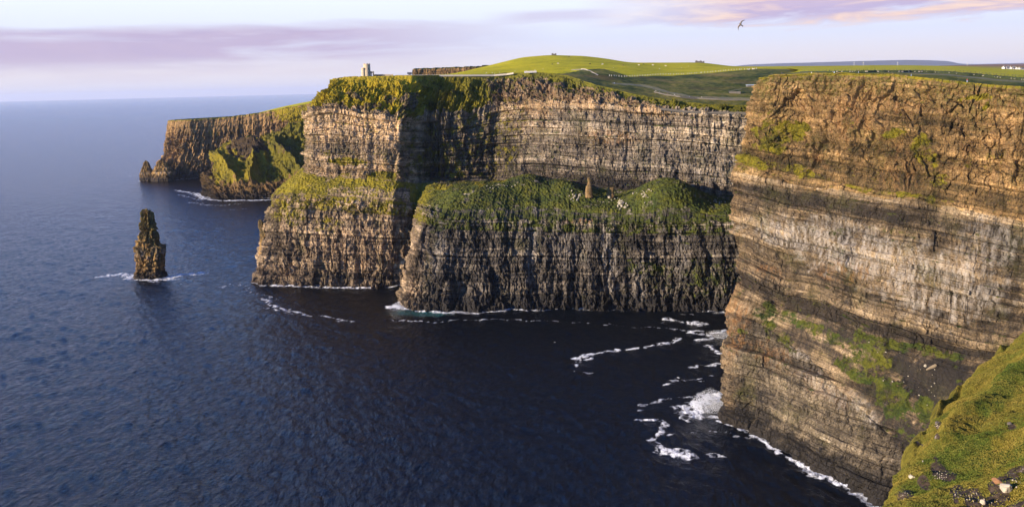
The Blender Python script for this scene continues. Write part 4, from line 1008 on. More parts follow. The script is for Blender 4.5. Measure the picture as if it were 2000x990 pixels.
for i, (x, y, w) in enumerate([(1960,133.6,6), (1967,134,4), (1973,134.2,4), (1979,134.5,4), (1984,135,5), (1990,135.6,6), (1998,136.2,7)]):
    house('cottage', HL[i], atY(x, y, 1880)-V3(0, 0, 1.5), w*.75, 3.6, 3.6, [.9, .1, 1.2, .2, 1.3, 1.0, .1][i], 'village houses at the right edge').scale = (.8,)*3

# ================================================================== small life: people, cattle, gulls, fence
def skin_body(name, verts, edges, mat, lvl=1, root=0):
    me = bpy.data.meshes.new(name); me.from_pydata([v[:3] for v in verts], edges, []); o = bpy.data.objects.new(name, me); COL.objects.link(o)
    o.modifiers.new('s', 'SKIN')
    for i, v in enumerate(verts): me.skin_vertices[0].data[i].radius = (v[3], v[4] if len(v) > 4 else v[3])
    me.skin_vertices[0].data[root].use_root = True
    s = o.modifiers.new('d', 'SUBSURF'); s.levels = lvl; s.render_levels = lvl
    dg = bpy.context.evaluated_depsgraph_get(); me2 = bpy.data.meshes.new_from_object(o.evaluated_get(dg)); bpy.data.objects.remove(o)
    me2.materials.clear(); me2.materials.append(mat); me2.name = name
    for p in me2.polygons: p.use_smooth = True
    return me2
M_skin = simple('skin', (.45, .28, .2)); M_hair = simple('hair', (.03, .02, .015))
def person_meshes():
    V = [(0,0,.95,.15,.11), (0,0,1.15,.14,.10), (0,0,1.38,.17,.11), (0,0,1.50,.06), (0,-.01,1.58,.06), (0,-.01,1.70,.095), 
         (.20,0,1.42,.06), (.27,.02,1.13,.045), (.25,-.12,.90,.035), (.25,-.15,.82,.03), (-.20,0,1.42,.06), (-.27,.03,1.13,.045), (-.24,-.06,.88,.035), (-.24,-.08,.80,.03),
         (.10,0,.88,.09), (.11,-.06,.48,.06), (.11,.04,.09,.04), (.11,-.12,.04,.04), (-.10,0,.88,.09), (-.11,.08,.48,.06), (-.11,.16,.09,.04), (-.11,.02,.04,.04)]
    E = [(0,1),(1,2),(2,3),(3,4),(4,5),(2,6),(6,7),(7,8),(8,9),(2,10),(10,11),(11,12),(12,13),(0,14),(14,15),(15,16),(16,17),(0,18),(18,19),(19,20),(20,21)]
    body = skin_body('person', V, E, M_skin)
    def jac(m):
        Vj = [(0,0,.86,.17,.13), (0,0,1.0,.165,.13), (0,0,1.2,.165,.12), (0,0,1.40,.19,.13), (0,0,1.47,.09), (.21,0,1.42,.08), (.28,.02,1.13,.065), (.26,-.10,.93,.05), (-.21,0,1.42,.08), (-.28,.03,1.13,.065), (-.25,-.05,.92,.05)]
        return skin_body('jacket', Vj, [(0,1),(1,2),(2,3),(3,4),(3,5),(5,6),(6,7),(3,8),(8,9),(9,10)], m)
    def tro(m):
        Vt = [(0,0,.96,.16,.12), (.10,0,.86,.105), (.11,-.06,.48,.08), (.11,.03,.10,.06), (-.10,0,.86,.105), (-.11,.08,.48,.08), (-.11,.15,.10,.06)]
        return skin_body('trousers', Vt, [(0,1),(1,2),(2,3),(0,4),(4,5),(5,6)], m)
    hair = skin_body('hair', [(0,.02,1.74,.09), (0,.05,1.66,.085)], [(0,1)], M_hair)
    return body, jac, tro, hair
PB, PJ, PT_, PH = person_meshes()
mats = {k: simple('cloth_'+k, c) for k, c in dict(black=(.015, .015, .02), blue=(.35, .45, .6), red=(.35, .04, .03), white=(.7, .7, .68), green=(.05, .09, .05)).items()}
JM = {k: PJ(m) for k, m in mats.items()}; TM = {k: PT_(mats[k]) for k in ('black', 'blue')}
def person(q, rz, j, tr, label, group=None):
    o = link('person', PB, loc=q, rz=rz); tag(o, label, 'person', group)
    link('jacket', JM[j], o); link('trousers', TM[tr], o); link('hair', PH, o); return o
for (x, y, j, lab) in [
    (1504,147.5,'black','person in dark clothes near the left corner of the right clifftop'), (1525,144.2,'black','person in black standing on the rise behind the right cliff corner'),
    (1584,143.6,'white','person in a pale jacket on the clifftop above the left part of the right cliff'), (1628,143.4,'blue','person in a light blue jacket at the clifftop edge'),
    (1675,140.5,'black','person in black on the path behind the clifftop edge'), (1780,148.2,'blue','person in blue walking along the clifftop above the orange rock'),
    (1742,146.6,'green','person in a green jacket standing right at the clifftop edge'), (1888,158.5,'red','person in a red jacket on the clifftop path at the right')]:
    person(hit('land2', x, y, 3.0)+V3(0, 0, -.05), random.uniform(0, 6), j, random.choice(['black', 'blue']), lab)
for i, (x, j) in enumerate([(1281,'white'), (1289,'blue'), (1304,'red'), (1318,'white'), (1327,'black'), (1349,'blue'), (1368,'white'), (1382,'black'), (1471,'white')]):
    y = np.interp(x, [1276, 1300, 1330, 1362, 1400, 1476], [177, 182, 187, 190, 192, 194])
    person(hit('land', x, y, 2.5), random.uniform(0, 6), j, 'black', 'person walking on the path beside the dark wall in the hollow', 'walkers on the hollow path')
person(hit('land', 1202, 162, 2.5), 1, 'white', 'blue', 'person in white alone at the upper left end of the hollow path')

def cow_mesh(mat, name='cow'):
    V = [(-.75,0,1.05,.30,.34), (-.2,0,1.05,.32,.38), (.45,0,1.08,.30,.36), (.85,0,1.15,.2,.25), (1.15,0,1.1,.13,.16), (1.42,0,.85,.12,.13), (1.60,0,.68,.08), (1.42,.0,.98,.10),
         (-.8,.18,.85,.14), (-.72,.2,.52,.09), (-.82,.2,.28,.06), (-.8,.2,.03,.06), (-.8,-.18,.85,.14), (-.66,-.2,.52,.09), (-.76,-.2,.28,.06), (-.74,-.2,.03,.06),
         (.55,.18,.8,.12), (.55,.19,.42,.07), (.53,.19,.03,.06), (.6,-.18,.8,.12), (.66,-.19,.42,.07), (.62,-.19,.03,.06), (-1.02,0,1.15,.05), (-1.1,0,.6,.03)]
    E = [(0,1),(1,2),(2,3),(3,4),(4,5),(5,6),(0,8),(8,9),(9,10),(10,11),(0,12),(12,13),(13,14),(14,15),(2,16),(16,17),(17,18),(2,19),(19,20),(20,21),(0,22),(22,23),(4,7)]
    return skin_body(name, V, E, mat, root=1)
M_cream = simple('cream_hide', (.62, .52, .38), .9); M_blackh = simple('black_hide', (.02, .018, .016), .9); M_brownh = simple('brown_hide', (.2, .1, .05), .9)
CW = {k: cow_mesh(m) for k, m in dict(cream=M_cream, black=M_blackh, brown=M_brownh).items()}
cows = [(1078,125.5,'black','black cow on the middle of the green hill beside a cream one'), (1090,123.8,'cream','cream cow on the middle of the green hill beside a black one'), (1113,110.2,'black','lone black cow close to the hill skyline'),
        (1154,124.5,'black','black cow on the right shoulder of the hill'), (1178,125.2,'cream','cream cow on the right shoulder of the hill'), (1218,127.3,'brown','brown cow above the dark shaded ridge'),
        (1250,126.8,'cream','cream cow left of the small skyline ruin beside a black one'), (1257,125,'black','black cow standing above a cream cow near the dip'), (1276,126.9,'cream','cream cow in the middle of the right hand pasture'),
        (1301,128.4,'cream','cream cow lowest on the right hand pasture'), (1472,134.6,'cream','larger cream cow by the fence end near the right cliff corner'), (1462,135.6,'cream','smaller cream cow left of the one by the fence end')]
for x, y, k, lab in cows:
    q = hit('land', x, y, 2.0); o = link('cow', CW[k], loc=q-V3(0, 0, .05), rz=random.choice([0, 3.14])+random.uniform(-.5, .5)); o.scale = (1.25,)*3; tag(o, lab, 'cow', 'cattle on the green hill')
# sheep specks low on the hill
def sheep_mesh():
    V = [(-.35,0,.62,.22,.24), (.2,0,.62,.22,.24), (.5,0,.72,.1), (.68,0,.66,.08), (-.3,.13,.4,.07), (-.3,.13,.03,.04), (-.3,-.13,.4,.07), (-.3,-.13,.03,.04), (.2,.13,.4,.06), (.2,.13,.03,.04), (.2,-.13,.4,.06), (.2,-.13,.03,.04)]
    return skin_body('sheep', V, [(0,1),(1,2),(2,3),(0,4),(4,5),(0,6),(6,7),(1,8),(8,9),(1,10),(10,11)], simple('fleece', (.75, .7, .6), .95))
SM = sheep_mesh()
for x, y in [(948,142), (952,141), (961,141.5), (966,142.5), (975,140.5), (1043,136.5), (1060,134), (1005,138), (1330,131), (1345,128.5), (1290,133.5), (1200,131)]:
    o = link('sheep', SM, loc=hit('land', x, y, 2.0), rz=random.uniform(0, 6)); tag(o, 'tiny white sheep grazing on the sunlit lower slope of the green hill', 'sheep', 'sheep on the green hill')
# post and rail fence across the hollow
def fence(name, label, line, key, n, h=1.5, mat=None, r=.14, group=None):
    pts = []
    xs = np.linspace(line[0][0], line[-1][0], n)
    for x in xs: pts.append(hit(key, x, float(np.interp(x, [p[0] for p in line], [p[1] for p in line])), 1.6))
    e = empty(name, pts[0], label=label, cat='fence', group=group)
    bm = bmesh.new(); bx(bm, -r, r, -r, r, -.3, h); bmesh.ops.recalc_face_normals(bm, faces=bm.faces[:])
    me = bpy.data.meshes.new('post'); bm.to_mesh(me); bm.free(); me.materials.append(mat)
    for p in pts: link('post', me, e, loc=p-pts[0])
    for zr in (h*.55, h*.9):
        bm = bmesh.new()
        for a, b in zip(pts[:-1], pts[1:]):
            a = a-pts[0]; b = b-pts[0]; v = [bm.verts.new((c[0], c[1]+s, c[2]+zr+t)) for c in (a, b) for s, t in ((-.02, -.02), (.02, -.02), (.02, .02), (-.02, .02))]
            for i in range(4): bm.faces.new((v[i], v[(i+1) % 4], v[4+(i+1) % 4], v[4+i]))
        bmobj('wire', bm, M_slate, e)
M_post = simple('pale_fence_post', (.6, .55, .45), .9); M_dpost = simple('dark_fence_post', (.03, .027, .022), .9)
fence('fence', 'long wire fence with pale posts crossing the shaded hollow', [(1190,147.5), (1215,149.5), (1240,148.5), (1290,145), (1340,144), (1380,141), (1430,136), (1478,133.5)], 'land', 58, 1.7, M_post, .2)
fence('fence', 'dark post and wire fence along the green field behind the right clifftop', [(1570,137.8), (1690,137.6), (1770,137.7), (1850,139), (1900,143), (1998,150.5)], 'land2', 60, 1.3, M_dpost, .06)
# hedge bank with pale flagstones standing in it
def bank():
    line = [(1560,139.6), (1640,139.4), (1700,139.3), (1760,139.6), (1800,139.8), (1850,142), (1900,146.5), (1950,151.5), (2000,156), (2060,160)]
    xs = np.linspace(1560, 2060, 520); C = np.array([hit('land2', x, float(np.interp(x, [p[0] for p in line], [p[1] for p in line])), 2.0) for x in xs])
    C = blur(C, 6, 0)
    w = np.interp(xs, [1560, 1700, 1850, 2060], [.9, 1.3, 1.7, 2.0])
    prof = np.linspace(-1, 1, 15); P = np.zeros((520, 15, 3))
    for j, s in enumerate(prof):
        P[:, j, 0] = C[:, 0]+s*w*1.1*.25; P[:, j, 1] = C[:, 1]+s*w*1.3; P[:, j, 2] = C[:, 2]-.4+w*1.0*(1-s*s)**.6
    P[..., 2] += .35*perlin(P[..., 0]/1.2, P[..., 1]/1.2, 0, 33)*(1-prof**2)[None]
    m, t, p = new_mat('hedge_growth'); pos = t.new('ShaderNodeNewGeometry').outputs['Position']
    t.put(p.inputs['Base Color'], t.ramp(t.noise(pos, 1.0, 5, .7), [(.35, (.006, .010, .003)), (.65, (.035, .05, .012))])); p.inputs['Roughness'].default_value = 1
    me = mesh_from('hedge', P, grid_faces(520, 15), m, True); tag(link('hedge_bank', me), 'long dark overgrown bank running along the right clifftop', 'hedge')
    flags = [hull_rock(90+i, .8, 1) for i in range(3)]
    for i in range(46):
        k = random.randrange(60, 515); q = C[k]+V3(random.uniform(-.3, .3), -w[k]*1.1, .25*w[k]); mm = flags[i % 3].copy() if i < 3 else None
        if i < 3: mm.materials.append(M_pale); flags[i % 3] = mm
        o = link('flagstone', flags[i % 3], loc=q, rz=random.uniform(-.4, .4)); o.scale = (random.uniform(.35, .9), .15, random.uniform(.25, .45))
        tag(o, 'pale flagstone standing in the dark bank along the right clifftop', 'stone', 'flagstones in the dark bank')
bank()
# tiny skyline ruins, posts
def ruin(x, y, Y, w, h, lab):
    b = atY(x, y, Y); bm = bmesh.new(); bx(bm, -w, w, -1, 1, -2, h*.6); bx(bm, -w, -w*.3, -1.0, 1.0, h*.6, h); bx(bm, w*.5, w, -1.0, 1.0, h*.6, h*.9)
    o = bmobj('stone_ruin', bm, M_dkstone, loc=b); tag(o, lab, 'ruin')
ruin(1364,121.8,1495,5,2.6,'low stone ruin on the skyline above the right pasture'); ruin(1372,122.2,1490,3,2.2,'smaller stone ruin just right of the first on the skyline')
ruin(1082,107,1495,4,2.0,'small stone heap on top of the green hill')
for i, (x, lab) in enumerate([(1668, 'leftmost thin white mast on the skyline'), (1686, 'thin white mast second from left on the skyline'), (1753, 'tallest thin white mast in front of the blue hills'), (1889, 'small white marker in front of the brown moor')]):
    b = atY(x, 129, 1900); bm = bmesh.new(); bmesh.ops.create_cone(bm, cap_ends=True, segments=8, radius1=.35, radius2=.2, depth=10 if i < 3 else 6); bmesh.ops.create_cone(bm, cap_ends=True, segments=8, radius1=.7, radius2=.7, depth=1.2, matrix=Matrix.Translation((0, 0, 3.4 if i < 3 else 2)))
    o = bmobj('mast', bm, M_white, loc=b+V3(0, 0, 3)); tag(o, lab, 'mast')

def gull_mesh(name='gull', mat=None, fold=False):
    bm = bmesh.new()
    # fuselage rings
    R = [(-.30,.0,.004), (-.26,.0,.05), (-.12,0,.085), (.05,0,.08), (.17,.01,.055), (.24,.02,.045), (.29,.015,.02), (.345,.005,.004)]
    rings = []
    for x, z, r in R: rings.append([bm.verts.new((x, r*math.cos(a), z+r*.8*math.sin(a))) for a in np.linspace(0, 2*math.pi, 13)[:-1]])
    for a, b in zip(rings[:-1], rings[1:]):
        for i in range(12): bm.faces.new((a[i], a[(i+1) % 12], b[(i+1) % 12], b[i]))
    # wings as thick tapered sections
    for s in (-1, 1):
        secs = [(.05, .0, .14, -.10, .03), (.22, .07, .17, -.06, .03), (.40, .10, .15, -.03, .022), (.60, .05, .04, -.10, .014), (.78, -.03, -.13, -.20, .006)]
        if fold: secs = [(.05, .02, .12, -.12, .03), (.09, .03, .0, -.26, .02), (.07, .05, -.2, -.40, .008)]
        pv = None
        for y, z, xf, xb, th in secs:
            v = [bm.verts.new(c) for c in ((xf, s*y, z), ((xf+xb)/2, s*y, z+th), (xb, s*y, z), ((xf+xb)/2, s*y, z-th*.4))]
            if pv:
                for i in range(4): bm.faces.new((pv[i], pv[(i+1) % 4], v[(i+1) % 4], v[i]))
            else: bm.faces.new(v)
            pv = v
        bm.faces.new(pv)
    # tail fan
    v = [bm.verts.new(c) for c in ((-.24,-.04,.01), (-.24,.04,.01), (-.42,.10,.0), (-.42,-.10,.0), (-.24,-.04,-.01), (-.24,.04,-.01), (-.42,.10,-.008), (-.42,-.10,-.008))]
    for f in ((0,1,2,3),(7,6,5,4),(0,4,5,1),(1,5,6,2),(2,6,7,3),(3,7,4,0)): bm.faces.new([v[i] for i in f])
    bmesh.ops.recalc_face_normals(bm, faces=bm.faces[:]); me = bpy.data.meshes.new(name); bm.to_mesh(me); bm.free()
    me.materials.append(mat); 
    for p in me.polygons: p.use_smooth = True
    return me
M_gull = simple('gull_brown_grey', (.20, .16, .12), .9, 0, .5, 4); M_gullw = simple('gull_white', (.8, .8, .78), .9, 0, .1)
gm = gull_mesh(mat=M_gull)
c = atY(1446.5, 48.5, 112.0); o = link('gull', gm, loc=c); o.scale = (.95,)*3
dv_ = Vector(RR*12+UU*20).normalized()     # wing axis in the picture plane
fw_ = Vector(-RR*.9+UU*.25-FW*.35); y_ax = dv_; z_ax = fw_.cross(y_ax).normalized(); x_ax = y_ax.cross(z_ax).normalized()
o.rotation_euler = Matrix((x_ax, y_ax, z_ax)).transposed().to_euler(); tag(o, 'lone brown gull gliding with wings spread in the sky at the upper right', 'bird')
gf = gull_mesh('gull', M_gullw, True)
for x, y, lab in [(1007.5,647.5,'white gull floating alone in the middle of the dark bay'), (1083,668,'white gull floating right of the other on the dark bay'), (1148,851,'white gull on the dark water in the lower middle')]:
    o = link('gull', gf, loc=atZ(x, y, .35), rz=random.uniform(0, 6)); o.scale = (2.0,)*3; tag(o, lab, 'bird')

# ================================================================== NEAR GRASSY SLOPE
def build_fg():
    edge = [V3(-25,-40,186.5), V3(-8,-16,186.2), V3(3,3,184.0), V3(9,17,178.3)]
    for px, py, Y in [(1705,1035,30), (1735,990,36), (1752,945,40), (1772,905,44), (1800,853,49), (1822,822,53), (1842,800,57), (1875,758,63), (1905,726,69), (1945,698,76), (1975,675,83), (2005,652,90), (2060,622,102), (2150,585,125), (2350,540,170)]:
        edge.append(atY(px-(12 if px < 2010 else 5), py-4, Y))
    E = np.array(edge)
    T = np.gradient(E, axis=0); T[:, 2] = 0; T /= np.linalg.norm(T, axis=1)[:, None]; inl = np.stack([T[:, 1], -T[:, 0], T[:, 0]*0], -1)
    st = []
    for e, i in zip(E, inl):
        top = 188.2
        def up(d, k): return V3(*(e[:2]+i[:2]*d), min(top+.4*math.log1p(d/20), e[2]+k))
        st.append([V3(*(e[:2]-i[:2]*2), -8), V3(*(e[:2]+i[:2]*3), e[2]-62), V3(*(e[:2]+i[:2]*.6), e[2]-7), V3(*(e[:2]-i[:2]*.3), e[2]-1.1), up(.6, .12), up(5, 2.3), up(13, 6.3), up(26, 12.5), up(48, 22), up(100, 30), up(300, 31)])
    H = [0, 60, 120, 125, 126, 131, 140, 153, 170, 190, 210]
    P, u, h, iv, iu = loft(st, 900, 640, H, du=[.3, .4, .6, .8]+[1]*12+[.6, .3], dv=[.15, .3, 1.5, 3, 3, 3, 2, 1, .3, .1], smu=10, smv=3)
    N = normals(P); dist = np.hypot(P[..., 0], P[..., 1])
    px, py, f = proj(P); vis = (iv > 3.5)
    D = vis*(1.1*fbm(P[..., 0]/9, P[..., 1]/9, P[..., 2]/9, 3, 201)+.32*fbm(P[..., 0]/1.6, P[..., 1]/1.6, P[..., 2]/1.6, 4, 202)+.10*perlin(P[..., 0]/.45, P[..., 1]/.45, P[..., 2]/.45, 203))
    D = D*sst(8, 24, dist)
    # drainage furrow running down the slope
    fur = np.where(f > 0, np.exp(-(((py-(866-(px-1830)*.80))/24)**2))*sst(1800, 1870, px), 0); D = D-.9*fur*sst(8, 24, dist)
    D = D+(~vis)*1.5*fbm(u/6, h/6, 0, 4, 205)
    P2 = P+N*D[..., None]
    nz = perlin(px/16, py/12, 0, 206)+.5*perlin(px/5, py/5, 0, 207)
    soil = np.where(f > 0, paint(px, py, [(1829,905,12,5,70,1), (1834,830,9,8,30,.9), (1805,948,12,9,0,.9), (1840,925,22,12,10,.9), (1770,975,18,14,-30,.95), (1868,965,12,16,0,.9), (1900,968,30,16,0,.8),
        (1950,950,40,10,-30,.9), (1980,930,30,8,-30,.8), (1990,985,40,16,0,.85), (1972,828,8,6,0,1), (1798,866,7,3,0,1), (1838,870,5,4,0,.9)], nz), 0)
    lush = np.where(f > 0, paint(px, py, [(1885,895,70,30,-25,.8), (1960,770,80,20,-40,.8), (1860,920,60,30,0,.7), (1990,880,50,20,-30,.7), (1800,960,40,20,0,.5)], nz), 0)
    m, t, p = new_mat('turf'); so, lu, ro = t.rgb('ma'); pos = t.new('ShaderNodeNewGeometry').outputs['Position']
    n1 = t.noise(pos, .5, 5, .65); n2 = t.noise(pos, 3.0, 5, .7)
    ff = t.math('ADD', t.math('MULTIPLY', n1, .5), t.math('MULTIPLY', n2, .5))
    gold = t.ramp(ff, [(.38, (.06, .05, .008)), (.5, (.13, .11, .014)), (.62, (.20, .16, .025))]); green = t.ramp(ff, [(.38, (.02, .032, .005)), (.5, (.05, .07, .009)), (.62, (.09, .115, .014))])
    c = t.mix(t.mr(t.math('ADD', lu, t.math('SUBTRACT', t.noise(pos, .25, 4, .6), .5)), .1, .7), gold, green)
    sc_ = t.ramp(n2, [(.35, (.02, .016, .012)), (.6, (.10, .07, .045)), (.7, (.30, .26, .22))])
    c = t.mix(t.mr(t.math('ADD', so, t.math('SUBTRACT', n2, .5)), .4, .6), c, sc_)
    c = t.mix(ro, c, t.ramp(n1, [(.4, (.06, .05, .04)), (.6, (.25, .2, .14))]))
    t.put(p.inputs['Base Color'], c); p.inputs['Roughness'].default_value = 1.0; p.inputs['Specular IOR Level'].default_value = .1
    t.put(p.inputs['Normal'], t.bump(n2, .9, .12))
    me = mesh_from('turf', P2, grid_faces(*P.shape[:2]), m, True, dict(ma=np.stack([soil, lush, sst(2.9, 2.4, iv) if False else 1-sst(2.4, 2.9, iv)], -1)))
    tag(link('near_slope', me), 'steep golden green grass slope at the lower right beside the camera', 'hill', kind='structure'); remember('fg', P2[:, iv[0] > 3.2])
    # grass blades: bent two-segment strips, one mesh
    cand = np.argwhere((iv > 3.4) & (f > 0) & (px > 1690) & (px < 2060) & (py < 1030) & (py > 600) & (dist > 14))
    wgt = np.array([np.linalg.norm(np.cross(P2[min(i+1, 899), j]-P2[i, j], P2[i, min(j+1, 639)]-P2[i, j])) for i, j in cand]); den = wgt*np.clip(45/dist[cand[:, 0], cand[:, 1]], .4, 2)**1.2*(1-.93*sst(.2, .5, soil[cand[:, 0], cand[:, 1]]))
    nb = 210000; ch = cand[RNG.choice(len(cand), nb, p=den/den.sum())]
    i, j = ch[:, 0], ch[:, 1]; i2 = np.minimum(i+1, 899); j2 = np.minimum(j+1, 639)
    a, b = RNG.random(nb)[:, None], RNG.random(nb)[:, None]
    B = P2[i, j]+(P2[i2, j]-P2[i, j])*a+(P2[i, j2]-P2[i, j])*b
    cl = perlin(B[:, 0]/.8, B[:, 1]/.8, B[:, 2]/.8, 210)
    L = (.22+.22*RNG.random(nb))*(1+.9*cl)
    nn = N[i, j]
    down = np.stack([nn[:, 0], nn[:, 1], -np.hypot(nn[:, 0], nn[:, 1])], -1)
    wdir = np.stack([.5+.7*perlin(B[:, 0]/1.5, B[:, 1]/1.5, 0, 211), -.2+.7*perlin(B[:, 0]/1.5, B[:, 1]/1.5, 5, 212), 0*L], -1)
    d1 = nn*.9+down*.35+wdir*.3+RNG.normal(size=(nb, 3))*.18; d1 /= np.linalg.norm(d1, axis=1)[:, None]
    d2 = nn*.25+down*.8+wdir*.6+RNG.normal(size=(nb, 3))*.2+V3(0, 0, -.25); d2 /= np.linalg.norm(d2, axis=1)[:, None]
    side = np.cross(d1, RNG.normal(size=(nb, 3))); side /= np.linalg.norm(side, axis=1)[:, None]
    w = (.010+.010*RNG.random(nb))[:, None]*1.3
    M1 = B+d1*L[:, None]*.55; TP = M1+d2*L[:, None]*.6
    V = np.stack([B-side*w-nn*.03, B+side*w-nn*.03, M1+side*w*.8, M1-side*w*.8, TP], 1)
    k = np.arange(nb)[:, None]*5
    faces = np.concatenate([k+np.array([[0, 1, 2]]), k+np.array([[0, 2, 3]]), k+np.array([[3, 2, 4]])], 0)
    gold_ = np.clip(.62+.75*fbm(B[:, 0]/3.5, B[:, 1]/3.5, B[:, 2]/3.5, 3, 213)*1.6-.55*lush[i, j]+RNG.normal(size=nb)*.16, 0, 1); br = RNG.random(nb)
    A = np.repeat(np.stack([gold_, br, 0*br], -1)[:, None], 5, 1); A[:, 4, 1] += .25
    m, t, p = new_mat('grass_blade'); g_, b_, _ = t.rgb('ma')
    green = t.mix(b_, (.035, .055, .006), (.085, .115, .014)); gold = t.mix(b_, (.11, .088, .013), (.25, .19, .035))
    t.put(p.inputs['Base Color'], t.mix(g_, green, gold)); p.inputs['Roughness'].default_value = .8; p.inputs['Specular IOR Level'].default_value = .2
    me = mesh_from('grass', V, faces, m, False, dict(ma=A)); tag(link('grass', me), 'golden green wind blown grass covering the near slope', 'grass', kind='stuff')
build_fg()
def fgrock(x, y, s, lab, mat, sz=None, rot=None, group=None):
    o = boulder(x, y, s, 'fg', lab, group, mat=mat, sz=sz, sink=.25)
    if rot: o.rotation_euler = rot
    return o
fgrock(1966,957,36,'large cream boulder in the turf at the bottom right corner',M_fgpale,(1,.75,.62))
fgrock(1946,942,22,'brown earthy rock touching the left side of the cream boulder',simple('earth_brown', (.22,.11,.05), .95),(1.2,.6,.6))
fgrock(1921,985,14,'small white stone at the bottom edge below the cream boulder',M_fgpale)
fgrock(1779,932,12,'small white stone cluster head near the left edge of the turf',M_fgpale)
fgrock(1803,902,7,'pale stone chip in a dark notch on the turf',M_fgpale,(1,.5,.4))
fgrock(1972,828,13,'dark round rock sunk in the turf at mid height on the right',M_fgdark)
fgrock(1829,826,9,'grey stone by the edge of the turf high on the left',M_fgdark)
for (cx, cy, rx, ry, n, s0, s1, lab, grp) in [(1836,928,14,9,46,1.6,3.2,'small white pebble in the largest pebble patch on the turf','pebbles of the largest patch'), (1829,831,5,6,16,1.6,3.2,'small white pebble by the grey stone at the turf edge','pebbles at the turf edge'),
    (1780,930,6,7,16,2,4,'small white pebble in the bright patch near the left edge','pebbles of the bright left patch'), (1895,970,16,9,30,1.6,3.2,'white pebble in the dark soil below the furrow','pebbles in the dark lower soil'),
    (1982,940,12,10,18,2,4.5,'pale pebble in the bare soil right of the cream boulder','pebbles right of the cream boulder'), (1868,965,5,10,10,1.5,3,'pale pebble in the narrow dark hollow','pebbles in the narrow hollow'), (1925,978,14,8,14,2,5,'pale stone among the rubble at the bottom edge','rubble at the bottom edge'), (1765,965,10,8,8,1.5,3,'pale pebble in the dark patch at the lower left of the turf','pebbles at the lower left')]:
    for i in range(n): fgrock(random.gauss(cx, rx*.5), random.gauss(cy, ry*.5), random.uniform(s0, s1), lab, M_fgpale if random.random() < .8 else M_fgdark, group=grp)

build_sea()
# ---------------------------------------------------------------- breaking spray against the near cliff
def spray(cx, cy, r, hgt, n, label):
    c = atZ(cx, cy, 0); th = RNG.random(n)*6.283; rr = r*np.sqrt(RNG.random(n)); zz = hgt*RNG.random(n)**2.2*(1-rr/r*.6)
    Pp = np.stack([c[0]+rr*np.cos(th), c[1]+rr*np.sin(th), zz+.3], -1)
    s = (.06+.16*RNG.random(n)**2)[:, None, None]
    tet = np.array([(1,1,1),(1,-1,-1),(-1,1,-1),(-1,-1,1)])*.6
    V = Pp[:, None]+tet[None]*s; k = np.arange(n)[:, None]*4
    fc = np.concatenate([k+np.array([t_]) for t_ in ((0,1,2),(0,3,1),(0,2,3),(1,3,2))], 0)
    me = mesh_from('spray', V, fc, M_spray, False); tag(link('sea_spray', me), label, 'spray', kind='stuff')
M_spray = simple('spray_white', (.85, .87, .9), .9, 0, .03)
spray(1388, 795, 11, 13, 9000, 'white burst of spray against the corner of the near cliff')
spray(783, 600, 8, 6, 2500, 'white spray at the left corner of the middle cliff foot')
spray(1402, 655, 9, 4, 1500, 'white spray in the channel behind the near cliff')

# ================================================================== HAZE, SKY, LIGHT, CAMERA
m = bpy.data.materials.new('haze_air'); m.use_nodes = True; t = NT(m.node_tree)
for nd in list(m.node_tree.nodes):
    if nd.type == 'BSDF_PRINCIPLED': m.node_tree.nodes.remove(nd)
vol = t.new('ShaderNodeVolumePrincipled'); vol.inputs['Color'].default_value = (.68, .76, .95, 1); vol.inputs['Density'].default_value = 1.0e-5; vol.inputs['Anisotropy'].default_value = .1
m.node_tree.links.new(vol.outputs[0], [n for n in m.node_tree.nodes if n.type == 'OUTPUT_MATERIAL'][0].inputs['Volume'])
bm = bmesh.new(); bx(bm, -135000, 135000, -3000, 135000, -90, 900); h_ = bmobj('haze', bm, m); tag(h_, 'faint blue sea air in front of the distant hills', 'haze', kind='stuff')

SUN_EL, SUN_DIR = math.radians(13.5), np.array([-.88, -.475]); SUN_DIR = SUN_DIR/np.linalg.norm(SUN_DIR)
sd = Vector((SUN_DIR[0]*math.cos(SUN_EL), SUN_DIR[1]*math.cos(SUN_EL), math.sin(SUN_EL)))
L = bpy.data.lights.new('sun', 'SUN'); L.energy = 5.0; L.angle = math.radians(.5); L.color = (1.0, .80, .56)
lo = bpy.data.objects.new('sun', L); COL.objects.link(lo); lo.rotation_euler = sd.to_track_quat('Z', 'Y').to_euler()

w = bpy.data.worlds.new('World'); SC.world = w; w.use_nodes = True; t = NT(w.node_tree)
for nd in list(w.node_tree.nodes): w.node_tree.nodes.remove(nd)
sky = t.new('ShaderNodeTexSky'); sky.sky_type = 'NISHITA'; sky.sun_disc = False; sky.sun_elevation = SUN_EL; sky.sun_rotation = math.atan2(SUN_DIR[0], SUN_DIR[1]); sky.altitude = 190; sky.air_density = 1.0; sky.dust_density = .6; sky.ozone_density = 2.5
tc = t.new('ShaderNodeTexCoord').outputs['Generated']; nr_ = t.new('ShaderNodeVectorMath', operation='NORMALIZE'); t.put(nr_.inputs[0], tc); d = nr_.outputs[0]
sp = t.new('ShaderNodeSeparateXYZ'); t.put(sp.inputs[0], d); dx, dy, dz = sp.outputs
az = t.math('ARCTAN2', dx, dy)                        # radians, 0 = along the view, + right
K = 5.4                                              # the background runs at .1
def C(r, g, b): return tuple(((x+.055)/1.055)**2.4*K if x > .04 else x/12.92*K for x in (r, g, b))
veil = t.ramp(t.mr(dz, 0, .16), [(0, C(.84, .83, .90)), (.14, C(.88, .87, .90)), (.32, C(.85, .87, .96)), (.62, C(.94, .96, 1.0)), (1.0, C(.90, .94, 1.0))])
vn = t.new('ShaderNodeVectorMath', operation='SCALE'); 
